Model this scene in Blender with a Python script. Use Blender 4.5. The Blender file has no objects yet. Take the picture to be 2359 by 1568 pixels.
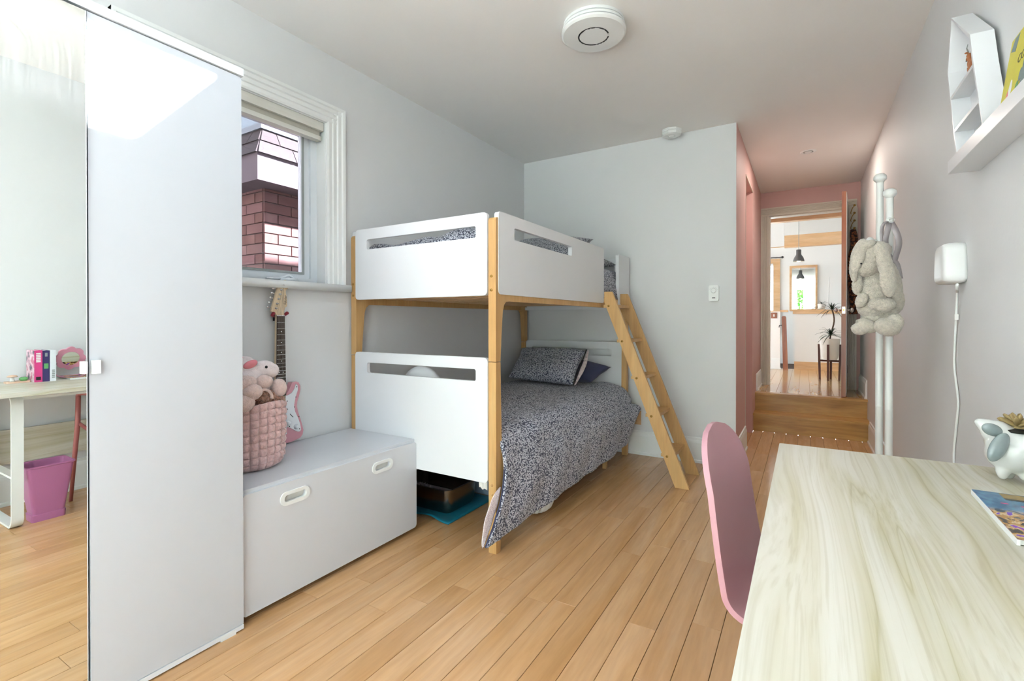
import bpy, bmesh, math, random
from mathutils import Vector, Matrix, noise as mnoise
random.seed(7)
R = math.radians
scene = bpy.context.scene
COL = scene.collection

# ------------------------------------------------------------------ camera
YAW, PITCH, ROLL, FPX, PPY, CAMH = R(31.1975), R(-0.3717), R(-0.0561), 1111.78, 745.46, 1.18
_right = Vector((math.cos(YAW), math.sin(YAW), 0))
_fwd = Vector((-math.sin(YAW) * math.cos(PITCH), math.cos(YAW) * math.cos(PITCH), math.sin(PITCH)))
_up = _right.cross(_fwd)
_r2 = _right * math.cos(ROLL) + _up * math.sin(ROLL)
_u2 = -_right * math.sin(ROLL) + _up * math.cos(ROLL)
cam_d = bpy.data.cameras.new('camera')
cam_d.sensor_width = 36.0
cam_d.lens = FPX / 2359 * 36
cam_d.shift_y = -(784 - PPY) / 2359
cam_d.clip_start = 0.02
cam_d.clip_end = 200
cam = bpy.data.objects.new('camera', cam_d)
COL.objects.link(cam)
cam.matrix_world = Matrix(((_r2.x, _u2.x, -_fwd.x, 0), (_r2.y, _u2.y, -_fwd.y, 0), (_r2.z, _u2.z, -_fwd.z, CAMH), (0, 0, 0, 1)))
scene.camera = cam

# ------------------------------------------------------------------ light
vs = scene.view_settings
vs.view_transform = 'Standard'
vs.look = 'None'
vs.gamma = 1.0
vs.use_curve_mapping = False
vs.exposure = 2.15

world = bpy.data.worlds.new('sky')
scene.world = world
world.use_nodes = True
wn = world.node_tree
wn.nodes.clear()
w_out = wn.nodes.new('ShaderNodeOutputWorld')
w_bg = wn.nodes.new('ShaderNodeBackground')
w_ramp = wn.nodes.new('ShaderNodeValToRGB')
w_sep = wn.nodes.new('ShaderNodeSeparateXYZ')
w_tc = wn.nodes.new('ShaderNodeTexCoord')
wn.links.new(w_tc.outputs['Generated'], w_sep.inputs[0])
wn.links.new(w_sep.outputs['Z'], w_ramp.inputs[0])
wn.links.new(w_ramp.outputs[0], w_bg.inputs[0])
wn.links.new(w_bg.outputs[0], w_out.inputs[0])
w_ramp.color_ramp.elements[0].position = 0.0
w_ramp.color_ramp.elements[0].color = (0.93, 0.96, 1.0, 1)
w_ramp.color_ramp.elements[1].position = 0.8
w_ramp.color_ramp.elements[1].color = (0.66, 0.82, 1.0, 1)
w_bg.inputs[1].default_value = 2.4

SUN_TO = Vector((0.75, 0.854, 1.0)).normalized()      # direction towards the sun
sun_d = bpy.data.lights.new('sun', 'SUN')
sun_d.energy = 45.0
sun_d.angle = R(1.2)
sun_d.color = (0.95, 0.945, 1.0)
sun = bpy.data.objects.new('sun', sun_d)
COL.objects.link(sun)
sun.rotation_euler = SUN_TO.to_track_quat('Z', 'Y').to_euler()

def portal(loc, normal, sx, sy):
    d = bpy.data.lights.new('daylight_portal', 'AREA')
    d.shape = 'RECTANGLE'
    d.size, d.size_y = sx, sy
    d.cycles.is_portal = True
    o = bpy.data.objects.new('daylight_portal', d)
    COL.objects.link(o)
    o.location = loc
    o.rotation_euler = Vector(normal).to_track_quat('-Z', 'Y').to_euler()

# room constants (metres, camera above the origin)
XL, XR, YB, ZC = -2.415, 0.545, 4.226, 2.757
XH, YH, ZL = -0.465, 6.75, 0.385
YR = -4.8
WY0, WY1, WZ0, WZ1 = 0.95, 1.868, 1.395, 2.345
SKX0, SKX1, SKY0, SKY1 = -1.317, -1.063, 0.20, 1.578
SWY0, SWY1, SWZ0, SWZ1 = -4.5, -1.0, 0.15, 2.68          # side window added behind the camera for sun bounce
RWIN = ((-2.36, -0.56), (-0.32, 0.0))
RZ0, RZ1 = 0.12, 2.62
portal((XL - 0.17, (WY0 + WY1) / 2, (WZ0 + WZ1) / 2), (1, 0, 0), WY1 - WY0, WZ1 - WZ0)
portal(((SKX0 + SKX1) / 2, (SKY0 + SKY1) / 2, ZC + 0.06), (0, 0, -1), SKX1 - SKX0, SKY1 - SKY0)
portal((XR + 0.13, (SWY0 + SWY1) / 2, (SWZ0 + SWZ1) / 2), (-1, 0, 0), SWY1 - SWY0, SWZ1 - SWZ0)
for a, b in RWIN:
    portal(((a + b) / 2, YR - 0.02, (RZ0 + RZ1) / 2), (0, 1, 0), b - a, RZ1 - RZ0)

# ------------------------------------------------------------------ node helpers
def lin(c):
    if isinstance(c, str):
        c = tuple(int(c[i:i + 2], 16) / 255 for i in (0, 2, 4))
    return tuple((x / 12.92 if x <= 0.04045 else ((x + 0.055) / 1.055) ** 2.4) for x in c) + (1,)

class NT:
    def __init__(s, name):
        s.m = bpy.data.materials.new(name)
        s.m.use_nodes = True
        s.t = s.m.node_tree
        s.b = s.t.nodes['Principled BSDF']
        s.out = s.t.nodes['Material Output']
    def n(s, typ, ins=None, **kw):
        nd = s.t.nodes.new('ShaderNode' + typ)
        for k, v in kw.items():
            setattr(nd, k, v)
        for k, v in (ins or {}).items():
            s.put(nd, k, v)
        return nd
    def put(s, nd, k, v):
        i = nd.inputs[k]
        if isinstance(v, tuple) and len(v) == 2 and hasattr(v[0], 'outputs'):
            s.t.links.new(v[0].outputs[v[1]], i)
        elif hasattr(v, 'outputs'):
            s.t.links.new(v.outputs[0], i)
        else:
            i.default_value = v
    def ramp(s, fac, stops, interp='LINEAR'):
        nd = s.n('ValToRGB')
        s.put(nd, 0, fac)
        cr = nd.color_ramp
        cr.interpolation = interp
        while len(cr.elements) < len(stops):
            cr.elements.new(0.5)
        for e, (p, c) in zip(cr.elements, stops):
            e.position = p
            e.color = c if len(c) == 4 else tuple(c) + (1,)
        return nd
    def mix(s, fac, a, b, blend='MIX'):
        nd = s.n('Mix', data_type='RGBA', blend_type=blend)
        for idx, v in ((0, fac), (6, a), (7, b)):
            if hasattr(v, 'outputs'):
                o = v.outputs[2] if v.bl_idname == 'ShaderNodeMix' else v.outputs[0]
                s.t.links.new(o, nd.inputs[idx])
            else:
                nd.inputs[idx].default_value = v
        return nd
    def link_col(s, nd, sock='Base Color'):
        o = nd.outputs[2] if nd.bl_idname == 'ShaderNodeMix' else nd.outputs[0]
        s.t.links.new(o, s.b.inputs[sock])
    def bump(s, h, strength=0.2, dist=0.01):
        b = s.n('Bump', {'Strength': strength, 'Distance': dist})
        s.put(b, 'Height', h)
        s.t.links.new(b.outputs[0], s.b.inputs['Normal'])
        return b
    def pos(s, scale=(1, 1, 1), rnd=0.0, rot=(0, 0, 0)):
        g = s.n('NewGeometry')
        src = (g, 'Position')
        if rnd:
            oi = s.n('ObjectInfo')
            mul = s.n('VectorMath', {1: (rnd, rnd * 1.7, rnd * 0.6)}, operation='MULTIPLY')
            cmb = s.n('CombineXYZ', {0: (oi, 'Random'), 1: (oi, 'Random'), 2: (oi, 'Random')})
            s.put(mul, 0, cmb)
            add = s.n('VectorMath', {0: src, 1: mul}, operation='ADD')
            src = (add, 0)
        mp = s.n('Mapping', {'Vector': src, 'Scale': scale, 'Rotation': rot})
        return mp

def plain(name, col, rough=0.5, var=0.04, scale=6.0, bump=0.0, bscale=80.0, metal=0.0, spec=0.5, coat=0.0, sheen=0.0, bdist=0.004):
    k = NT(name)
    c = lin(col)
    p = k.pos()
    nz = k.n('TexNoise', {'Vector': p, 'Scale': scale, 'Detail': 4.0})
    lo = tuple(max(0, x * (1 - var)) for x in c[:3]) + (1,)
    hi = tuple(min(1, x * (1 + var)) for x in c[:3]) + (1,)
    k.link_col(k.ramp(nz, [(0.3, lo), (0.7, hi)]))
    k.b.inputs['Roughness'].default_value = rough
    k.b.inputs['Metallic'].default_value = metal
    k.b.inputs['Specular IOR Level'].default_value = spec
    k.b.inputs['Coat Weight'].default_value = coat
    k.b.inputs['Sheen Weight'].default_value = sheen
    if bump:
        n2 = k.n('TexNoise', {'Vector': p, 'Scale': bscale, 'Detail': 3.0})
        k.bump(n2, bump, bdist)
    return k.m

def wood(name, c0, c1, c2, stretch=(14, 1.2, 14), rough=0.35, rnd=3.0, tint=0.12, coat=0.0, fine=1.0, contrast=1.0):
    k = NT(name)
    p = k.pos(stretch, rnd)
    wv = k.n('TexNoise', {'Vector': p, 'Scale': 1.0, 'Detail': 6.0, 'Roughness': 0.6, 'Distortion': 0.6})
    p2 = k.pos(tuple(x * 6 for x in stretch), rnd)
    fn = k.n('TexNoise', {'Vector': p2, 'Scale': 1.0, 'Detail': 3.0})
    base = k.ramp(wv, [(0.5 - 0.22 * contrast, lin(c0)), (0.5, lin(c1)), (0.5 + 0.22 * contrast, lin(c2))])
    fr = k.ramp(fn, [(0.35, (1 - 0.10 * fine,) * 3), (0.65, (1, 1, 1))])
    m1 = k.mix(1.0, base, fr, 'MULTIPLY')
    oi = k.n('ObjectInfo')
    tr = k.ramp((oi, 'Random'), [(0.0, (1 - tint, 1 - tint * 1.25, 1 - tint * 1.5)), (1.0, (1, 1, 1))])
    k.link_col(k.mix(1.0, m1, tr, 'MULTIPLY'))
    k.b.inputs['Roughness'].default_value = rough
    k.b.inputs['Coat Weight'].default_value = coat
    k.b.inputs['Coat Roughness'].default_value = 0.12
    k.bump(fn, 0.06, 0.002)
    return k.m

def floral(name, ground, petal, scale=78.0, wide=0.07):
    k = NT(name)
    p = k.pos()
    wob = k.n('TexNoise', {'Vector': p, 'Scale': 30.0})
    ad = k.n('VectorMath', {0: p, 1: (0.004, 0.004, 0.004)}, operation='ADD')
    v = k.n('TexVoronoi', {'Vector': ad, 'Scale': scale, 'Randomness': 0.85}, feature='F1')
    ring = k.ramp((v, 'Distance'), [(0.0, lin(petal)), (0.10, lin(ground)), (0.17, lin(ground)), (0.22, lin(petal)), (0.40 + wide, lin(petal)), (0.47 + wide, lin(ground))])
    v2 = k.n('TexVoronoi', {'Vector': p, 'Scale': scale * 1.9, 'Randomness': 1.0}, feature='F1')
    leaf = k.ramp((v2, 'Distance'), [(0.0, (1, 1, 1)), (0.2, (1, 1, 1)), (0.3, (0, 0, 0))])
    sel = k.ramp((v, 'Color'), [(0.0, (1, 1, 1)), (0.10, (1, 1, 1)), (0.18, (0, 0, 0))])
    gm = k.mix(ring, lin(ground), lin(ground))
    mx = k.mix(sel, ring, lin(ground))
    lf = k.mix(leaf, mx, k.mix(0.55, lin(ground), lin(petal)))
    lf.inputs[0].default_value = 0
    mm = k.n('Math', {0: (leaf, 0), 1: 0.45}, operation='MULTIPLY')
    k.t.links.new(mm.outputs[0], lf.inputs[0])
    k.link_col(lf)
    k.b.inputs['Roughness'].default_value = 0.85
    k.b.inputs['Sheen Weight'].default_value = 0.15
    wr = k.n('TexNoise', {'Vector': p, 'Scale': 9.0, 'Detail': 4.0, 'Distortion': 0.5})
    k.bump(wr, 0.35, 0.02)
    return k.m

def glass(name, tint=(0.93, 0.97, 0.97)):
    k = NT(name)
    k.t.nodes.remove(k.b)
    tr = k.n('BsdfTransparent', {0: tint + (1,)})
    gl = k.n('BsdfGlossy', {0: (1, 1, 1, 1), 1: 0.0})
    fr = k.n('Fresnel', {0: 1.45})
    nz = k.n('TexNoise', {'Vector': k.pos(), 'Scale': 2.0})
    mu = k.n('Math', {0: (fr, 0), 1: 0.8}, operation='MULTIPLY')
    mx = k.n('MixShader', {0: mu, 1: tr, 2: gl})
    k.t.links.new(mx.outputs[0], k.out.inputs[0])
    return k.m

def emis(name, col, st):
    k = NT(name)
    nz = k.n('TexNoise', {'Vector': k.pos(), 'Scale': 3.0})
    c = lin(col)
    r = k.ramp(nz, [(0.3, tuple(x * 0.97 for x in c[:3])), (0.7, c)])
    k.link_col(r)
    k.link_col(r, 'Emission Color')
    k.b.inputs['Emission Strength'].default_value = st
    return k.m

# ------------------------------------------------------------------ materials
M = {}
M['wall'] = plain('grey_wall_paint', 'e0e1e1', 0.6, 0.012, 2.0, 0.10, 60, spec=0.35)
M['wall_white'] = plain('white_wall_paint', 'eceae6', 0.6, 0.01, 2.0, 0.05, 60)
M['ceiling'] = plain('ceiling_paint', 'f5f3f0', 0.75, 0.015, 1.5, 0.12, 40, spec=0.3)
M['pink'] = plain('pink_wall_paint', 'd3a9a2', 0.6, 0.03, 2.0, 0.08, 60)
M['trim'] = plain('white_trim_paint', 'eceeec', 0.35, 0.01, 5)
M['cream'] = plain('cream_trim_paint', 'd8cfc0', 0.4, 0.03, 8)
M['subfloor'] = plain('dark_subfloor', '3a2413', 0.9)
M['plank'] = wood('maple_planks', 'ca9964', 'd6a877', 'deb589', (9, 0.9, 9), 0.26, 9.0, 0.14, coat=0.15)
M['plank2'] = wood('maple_planks_upper', 'c08f5c', 'd2a66e', 'dcb682', (9, 0.9, 9), 0.18, 9.0, 0.12, coat=0.3)
M['step'] = wood('varnished_step_wood', 'a9783f', 'c9974f', 'd9ae67', (1.5, 12, 12), 0.35, 4.0, 0.08, coat=0.2)
M['birch'] = wood('birch_bed_wood', 'cf9f62', 'd9ad70', 'e0b97e', (12, 12, 1.0), 0.42, 4.0, 0.10)
M['pine'] = wood('pine_trim_wood', 'd0a070', 'dcb283', 'e4bf93', (1.2, 10, 10), 0.45, 4.0, 0.06)
M['redwood'] = wood('red_brown_door_wood', '7c4029', '9a5a3a', 'b3744f', (14, 14, 0.9), 0.35, 2.0, 0.1, coat=0.2)
M['darkwood'] = plain('dark_walnut_stain', '4a241a', 0.4, 0.15, 20)
M['white_lac'] = plain('white_lacquer', 'e4e6e8', 0.32, 0.006, 3)
M['white_mel'] = plain('white_melamine', 'd4d6da', 0.28, 0.006, 3, spec=0.5)
M['toned_white_mel'] = plain('darkened_white_melamine', 'c9ccd1', 0.30, 0.006, 3)  # white melamine copy, darkened to offset strong light on the wardrobe door
M['white_plastic'] = plain('white_plastic', 'eceeec', 0.35, 0.01, 5)
M['white_metal'] = plain('white_powder_coat', 'e6e8e4', 0.35, 0.01, 5)
M['grey_line'] = plain('grey_plastic', '9aa09e', 0.4)
M['black'] = plain('black_plastic', '26282a', 0.4)
M['chrome'] = plain('polished_chrome', 'd8d8d8', 0.15, 0.02, 5, metal=1.0)
M['steel'] = plain('brushed_steel', '8f8a82', 0.24, 0.05, 5, metal=1.0)
M['brass'] = plain('brass_screw', 'b08c4a', 0.3, 0.05, 5, metal=1.0)
M['navy'] = plain('navy_cotton', '3d3f5a', 0.9, 0.18, 9, 0.4, 12, sheen=0.2, bdist=0.02)
M['floral'] = floral('navy_floral_cotton', '3b3f55', 'dcdfe8', 128.0)
M['floral_up'] = floral('dark_floral_cotton', '40434f', 'c9cdd2', 128.0)
M['lining'] = floral('pink_floral_lining', 'e9dbd9', 'a87f95', 190.0, -0.1)
M['mattress'] = plain('white_mattress_ticking', 'e4e2dc', 0.8, 0.02, 10)
M['teal'] = plain('teal_mat', '0f6f86', 0.45, 0.10, 14, 0.3, 40)
M['pinkplush'] = plain('pink_fur_fabric', 'dfb9b5', 0.95, 0.10, 60, 0.7, 190, sheen=0.5, bdist=0.006)
M['pinkplush2'] = plain('pale_pink_fur', 'e2c6bd', 0.95, 0.08, 60, 0.8, 200, sheen=0.5, bdist=0.006)
M['whiteplush'] = plain('white_pink_plush', 'efe1df', 0.9, 0.05, 40, 0.6, 160, sheen=0.4, bdist=0.006)
M['earpink'] = plain('bright_pink_felt', 'e98f98', 0.8, 0.08, 30)
M['curl'] = plain('copper_curly_fur', 'c58d74', 0.95, 0.3, 70, 1.0, 110, sheen=0.3, bdist=0.03)
M['bunny'] = plain('beige_bunny_fur', 'cfc6b7', 0.95, 0.12, 90, 0.8, 210, sheen=0.5, bdist=0.008)
M['strap'] = plain('grey_lilac_strap', 'b8b0b2', 0.8, 0.05, 30)
M['guitar_pink'] = plain('shell_pink_lacquer', 'dc9aa6', 0.15, 0.02, 5, coat=0.6)
M['maple'] = wood('guitar_maple', 'd9bf98', 'e4cdaa', 'ecd9ba', (20, 20, 2), 0.35, 1.0, 0.02)
M['rosewood'] = plain('rosewood_fretboard', '3b2a24', 0.5, 0.25, 60)
M['pickguard'] = plain('white_pickguard', 'eef0f4', 0.25, 0.01, 5)
M['red'] = plain('dark_red_rubber', '8a1f2e', 0.5)
M['pinkshell'] = plain('dusty_pink_plastic', 'c3929a', 0.42, 0.02, 5)
M['pinkmetal'] = plain('dusty_pink_metal', 'a8615c', 0.4, 0.04, 8)
M['bin'] = plain('pink_plastic_bin', 'b4709a', 0.35, 0.03, 5)
M['brick'] = wood('red_brick', '7a5653', '8a6562', '9c7a75', (6, 6, 6), 0.9, 5.0, 0.35)
M['mortar'] = plain('mortar', '7f7672', 0.95, 0.08, 30)
M['shingle'] = wood('pinkish_asphalt_shingle', '3c3333', '463c3d', '52484a', (60, 60, 60), 0.95, 5.0, 0.25)
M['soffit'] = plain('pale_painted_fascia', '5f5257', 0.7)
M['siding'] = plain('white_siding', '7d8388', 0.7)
M['roofdark'] = plain('grey_roof', '6d6a70', 0.9, 0.15, 40)
M['leaf'] = plain('green_leaf', '5f9440', 0.7, 0.35, 3)
M['bark'] = plain('brown_bark', '5a4636', 0.9, 0.2, 20)
M['ground'] = plain('grey_paving', '8a8781', 0.95, 0.1, 3)
M['blind'] = plain('beige_roller_fabric', 'b9b5a8', 0.85, 0.03, 60)
M['blindrail'] = plain('cream_blind_rail', 'd9d8cf', 0.45, 0.01, 5)
M['vinyl'] = plain('white_vinyl_frame', 'e4eaee', 0.3, 0.01, 5)
M['glass'] = glass('window_glass')
M['glass_dim'] = glass('dimmed_window_glass', (0.54, 0.55, 0.57))  # pane tinted grey to dim the bright view outside
M['pendant'] = plain('dark_grey_metal_shade', '5a5654', 0.5, 0.04, 10)
M['bulb'] = emis('warm_lamp_glow', 'fff0d0', 6.0)
M['darkleaf'] = plain('dark_green_leaf', '22331f', 0.5, 0.3, 30)
M['potcream'] = plain('ribbed_white_pot', 'd6d0c6', 0.6, 0.04, 10)
M['tapestry'] = floral('dark_floral_coat', '3a221b', '9a5a34', 40.0)
M['paper'] = plain('white_paper', 'eeeeea', 0.8, 0.02, 20)
M['paperlitter'] = plain('grey_paper_litter', 'b9b5bb', 0.95, 0.12, 60)
M['bluegrey'] = plain('blue_grey_plastic_box', '8296a8', 0.6, 0.06, 8)
M['ceramic'] = plain('white_glazed_ceramic', 'dcdeda', 0.1, 0.01, 5, coat=0.5)
M['greyglaze'] = plain('grey_glaze', '8d9a9a', 0.08, 0.15, 20, coat=0.6)
M['succ'] = plain('tan_succulent', 'a08a5c', 0.6, 0.2, 40)
M['soil'] = plain('dark_soil', '1f1d18', 0.95)
M['deer'] = plain('brown_deer_figure', 'b5744a', 0.55, 0.12, 60)
M['bookpink'] = plain('hot_pink_cover', 'e0488a', 0.4, 0.03, 30)
M['bookpurple'] = plain('purple_cover', '3d3468', 0.45, 0.03, 30)
M['bookwhite'] = plain('white_cover', 'e8eaee', 0.4, 0.02, 30)
M['bookyellow'] = plain('yellow_cover', 'd8cf4a', 0.45, 0.03, 30)
M['bookteal'] = plain('grey_teal_cover', '7d9090', 0.5, 0.04, 30)
M['peach'] = plain('peach_resin', 'e3bfa6', 0.5)
M['greenresin'] = plain('green_resin', '6cae6c', 0.2)
M['flowerpink'] = plain('pink_enamel', 'dd97ab', 0.3)

def make_cover():
    k = NT('pink_photo_cover')
    p = k.pos((1, 1, 1))
    v = k.n('TexVoronoi', {'Vector': p, 'Scale': 34.0})
    nz = k.n('TexNoise', {'Vector': p, 'Scale': 22.0, 'Detail': 3.0})
    c = k.ramp(nz, [(0.35, lin('4a4a58')), (0.45, lin('d9a6b8')), (0.55, lin('e6d3da')), (0.68, lin('c86a86'))])
    k.link_col(c)
    k.b.inputs['Roughness'].default_value = 0.4
    return k.m
M['cover_art'] = make_cover()

def make_mag():
    k = NT('magazine_cover_print')
    tc = k.n('TexCoord')
    sp = k.n('SeparateXYZ', {0: (tc, 'Generated')})
    nz = k.n('TexNoise', {'Vector': (tc, 'Generated'), 'Scale': 8.0, 'Detail': 3.0, 'Distortion': 0.6})
    blue = k.ramp((nz, 0), [(0.3, lin('1f4f7c')), (0.7, lin('4f8fb5'))])
    reef = k.ramp((nz, 0), [(0.32, lin('3a2418')), (0.42, lin('b98a4e')), (0.5, lin('d8b98a')), (0.56, lin('7a46c0')), (0.64, lin('b03048')), (0.75, lin('e0a050'))], 'CONSTANT')
    fac = k.ramp((sp, 'Y'), [(0.50, (1, 1, 1)), (0.60, (0, 0, 0))])
    k.link_col(k.mix(fac, blue, reef))
    k.b.inputs['Roughness'].default_value = 0.25
    return k.m
M['magazine'] = make_mag()

def make_desk():
    k = NT('pale_ash_laminate')
    p = k.pos((2.2, 0.42, 2.2))
    ds = k.n('TexNoise', {'Vector': p, 'Scale': 1.3, 'Detail': 2.0})
    sc = k.n('VectorMath', {1: (0.9, 0.9, 0.9)}, operation='SCALE')
    k.put(sc, 0, (ds, 1))
    sc.inputs['Scale'].default_value = 0.55
    ad = k.n('VectorMath', {0: p, 1: sc}, operation='ADD')
    st = k.n('Mapping', {'Vector': ad, 'Scale': (9, 0.8, 9)})
    a = k.n('TexNoise', {'Vector': st, 'Scale': 1.0, 'Detail': 5.0, 'Roughness': 0.55})
    f2 = k.n('Mapping', {'Vector': ad, 'Scale': (75, 1.4, 75)})
    b = k.n('TexNoise', {'Vector': f2, 'Scale': 1.0, 'Detail': 3.0})
    base = k.ramp(a, [(0.28, lin('c2bca0')), (0.42, lin('cfcab8')), (0.52, lin('d5d1c3')), (0.66, lin('d9d6cb')), (0.76, lin('d0cabb'))])
    fr = k.ramp(b, [(0.34, (0.88, 0.865, 0.82)), (0.52, (1, 1, 1))])
    m1 = k.mix(1.0, base, fr, 'MULTIPLY')
    s3 = k.n('Mapping', {'Vector': ad, 'Scale': (3.1, 0.35, 3.1)})
    c = k.n('TexNoise', {'Vector': s3, 'Scale': 1.0, 'Detail': 3.0})
    vein = k.ramp(c, [(0.47, (1, 1, 1)), (0.496, (0.86, 0.84, 0.72)), (0.5, (0.72, 0.69, 0.52)), (0.503, (0.88, 0.87, 0.78)), (0.545, (1, 1, 1))])
    k.link_col(k.mix(1.0, m1, vein, 'MULTIPLY'))
    k.b.inputs['Roughness'].default_value = 0.38
    k.bump(b, 0.05, 0.001)
    return k.m
M['desk'] = make_desk()

def make_mirror():
    k = NT('smeared_mirror_glass')
    p = k.pos((1, 1, 1))
    # soap smears left by wiping: arcs on the upper pane
    sep = k.n('SeparateXYZ', {0: p})
    dy = k.n('Math', {0: (sep, 'Y'), 1: 0.385}, operation='SUBTRACT')
    dz = k.n('Math', {0: k.n('Math', {0: (sep, 'Z'), 1: 1.93}, operation='SUBTRACT'), 1: 0.0}, operation='MAXIMUM')
    rr2 = k.n('Math', {0: k.n('Math', {0: dy, 1: dy}, operation='MULTIPLY'), 1: k.n('Math', {0: dz, 1: dz}, operation='MULTIPLY')}, operation='ADD')
    rad = k.n('Math', {0: rr2, 1: 0.5}, operation='POWER')
    vec = k.n('CombineXYZ', {0: k.n('Math', {0: rad, 1: 170.0}, operation='MULTIPLY'), 1: k.n('Math', {0: (sep, 'Z'), 1: 5.0}, operation='MULTIPLY')})
    nz = k.n('TexNoise', {'Vector': vec, 'Scale': 1.0, 'Detail': 4.0, 'Roughness': 0.6})
    hgt = k.ramp((k.n('MapRange', {0: (sep, 'Z'), 1: 1.66, 2: 1.86}), 0), [(0.0, (0, 0, 0)), (1.0, (1, 1, 1))])
    fac = k.mix(1.0, k.ramp(nz, [(0.38, (0.18,) * 3), (0.72, (1, 1, 1))]), hgt, 'MULTIPLY')
    f2 = k.n('Math', {0: (fac, 2), 1: 0.014}, operation='MULTIPLY')
    k.t.nodes.remove(k.b)
    gl = k.n('BsdfGlossy', {0: (0.86, 0.90, 0.885, 1), 1: 0.0})
    df = k.n('BsdfDiffuse', {0: (0.85, 0.87, 0.87, 1)})
    mx = k.n('MixShader', {0: f2, 1: gl, 2: df})
    k.t.links.new(mx.outputs[0], k.out.inputs[0])
    return k.m
M['mirror'] = make_mirror()
M['mirror_plain'] = plain('mirror_glass', 'e8ecea', 0.0, 0.0, 1, metal=1.0)
M['darkedge'] = plain('dark_green_glass_edge', '16302c', 0.2)

# ------------------------------------------------------------------ mesh helpers
def setp(o, label=None, cat=None, group=None, kind=None):
    if label: o['label'] = label
    if cat: o['category'] = cat
    if group: o['group'] = group
    if kind: o['kind'] = kind
    return o

def thing(name, label, cat, loc=(0, 0, 0), group=None, kind=None):
    o = bpy.data.objects.new(name, None)
    o.empty_display_size = 0.1
    COL.objects.link(o)
    o.location = loc
    return setp(o, label, cat, group, kind)

def obj(name, bm, mat, parent=None, smooth=False, label=None, cat=None, group=None, kind=None, auto=None):
    me = bpy.data.meshes.new(name)
    if isinstance(bm, tuple):
        me.from_pydata(bm[0], [], bm[1])
        me.update()
    else:
        bmesh.ops.recalc_face_normals(bm, faces=bm.faces)
        bm.to_mesh(me)
        bm.free()
    me.materials.append(M[mat] if isinstance(mat, str) else mat)
    if smooth:
        me.polygons.foreach_set('use_smooth', [True] * len(me.polygons))
        if auto:
            me.set_sharp_from_angle(angle=R(auto))
    o = bpy.data.objects.new(name, me)
    COL.objects.link(o)
    if parent is not None:
        o.parent = parent
        root = parent
        while root.parent is not None:
            root = root.parent
        if parent.parent is None:
            o.matrix_parent_inverse = Matrix.Translation(-Vector(parent.location))
    return setp(o, label, cat, group, kind)

def add_box(bm, x0, x1, y0, y1, z0, z1):
    vs_ = [bm.verts.new(p) for p in ((x0, y0, z0), (x1, y0, z0), (x1, y1, z0), (x0, y1, z0), (x0, y0, z1), (x1, y0, z1), (x1, y1, z1), (x0, y1, z1))]
    fs = []
    for f in ((0, 3, 2, 1), (4, 5, 6, 7), (0, 1, 5, 4), (1, 2, 6, 5), (2, 3, 7, 6), (3, 0, 4, 7)):
        fs.append(bm.faces.new([vs_[i] for i in f]))
    return vs_, fs

def boxes(*bs):
    bm = bmesh.new()
    for b in bs:
        add_box(bm, *b)
    return bm

def bev(bm, w=0.003, seg=2, ang=30):
    es = [e for e in bm.edges if len(e.link_faces) == 2 and e.calc_face_angle(0) > R(ang)]
    bmesh.ops.bevel(bm, geom=es, offset=w, segments=seg, affect='EDGES', profile=0.5)
    return bm

def rbox(x0, x1, y0, y1, z0, z1, w=0.003, seg=2):
    bm = boxes((x0, x1, y0, y1, z0, z1))
    return bev(bm, w, seg)

def prism(pts, axis, a0, a1, bm=None):
    """pts 2-D polygon; axis 0: pts=(y,z), axis 1: pts=(x,z), axis 2: pts=(x,y)"""
    bm = bm or bmesh.new()
    def mk(p, a):
        return {0: (a, p[0], p[1]), 1: (p[0], a, p[1]), 2: (p[0], p[1], a)}[axis]
    A = [bm.verts.new(mk(p, a0)) for p in pts]
    B = [bm.verts.new(mk(p, a1)) for p in pts]
    bm.faces.new(A)
    bm.faces.new(B[::-1])
    n = len(pts)
    for i in range(n):
        bm.faces.new((A[i], B[i], B[(i + 1) % n], A[(i + 1) % n]))
    return bm

def rrect(a0, a1, b0, b1, r, seg=4):
    pts = []
    for cx, cy, s in ((a1 - r, b1 - r, 0), (a0 + r, b1 - r, 90), (a0 + r, b0 + r, 180), (a1 - r, b0 + r, 270)):
        for i in range(seg + 1):
            t = R(s + 90 * i / seg)
            pts.append((cx + r * math.cos(t), cy + r * math.sin(t)))
    return pts

def holed(outer, inner, axis, a0, a1, bm=None):
    """plate with one hole; outer and inner polygons have equal counts in matching order"""
    bm = bm or bmesh.new()
    def mk(p, a):
        return {0: (a, p[0], p[1]), 1: (p[0], a, p[1]), 2: (p[0], p[1], a)}[axis]
    rings = [[bm.verts.new(mk(p, a)) for p in q] for a in (a0, a1) for q in (outer, inner)]
    o0, i0, o1, i1 = rings
    n = len(outer)
    for i in range(n):
        j = (i + 1) % n
        bm.faces.new((o0[i], o0[j], i0[j], i0[i]))
        bm.faces.new((o1[i], i1[i], i1[j], o1[j]))
        bm.faces.new((o0[i], o1[i], o1[j], o0[j]))
        bm.faces.new((i0[i], i0[j], i1[j], i1[i]))
    return bm

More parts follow.
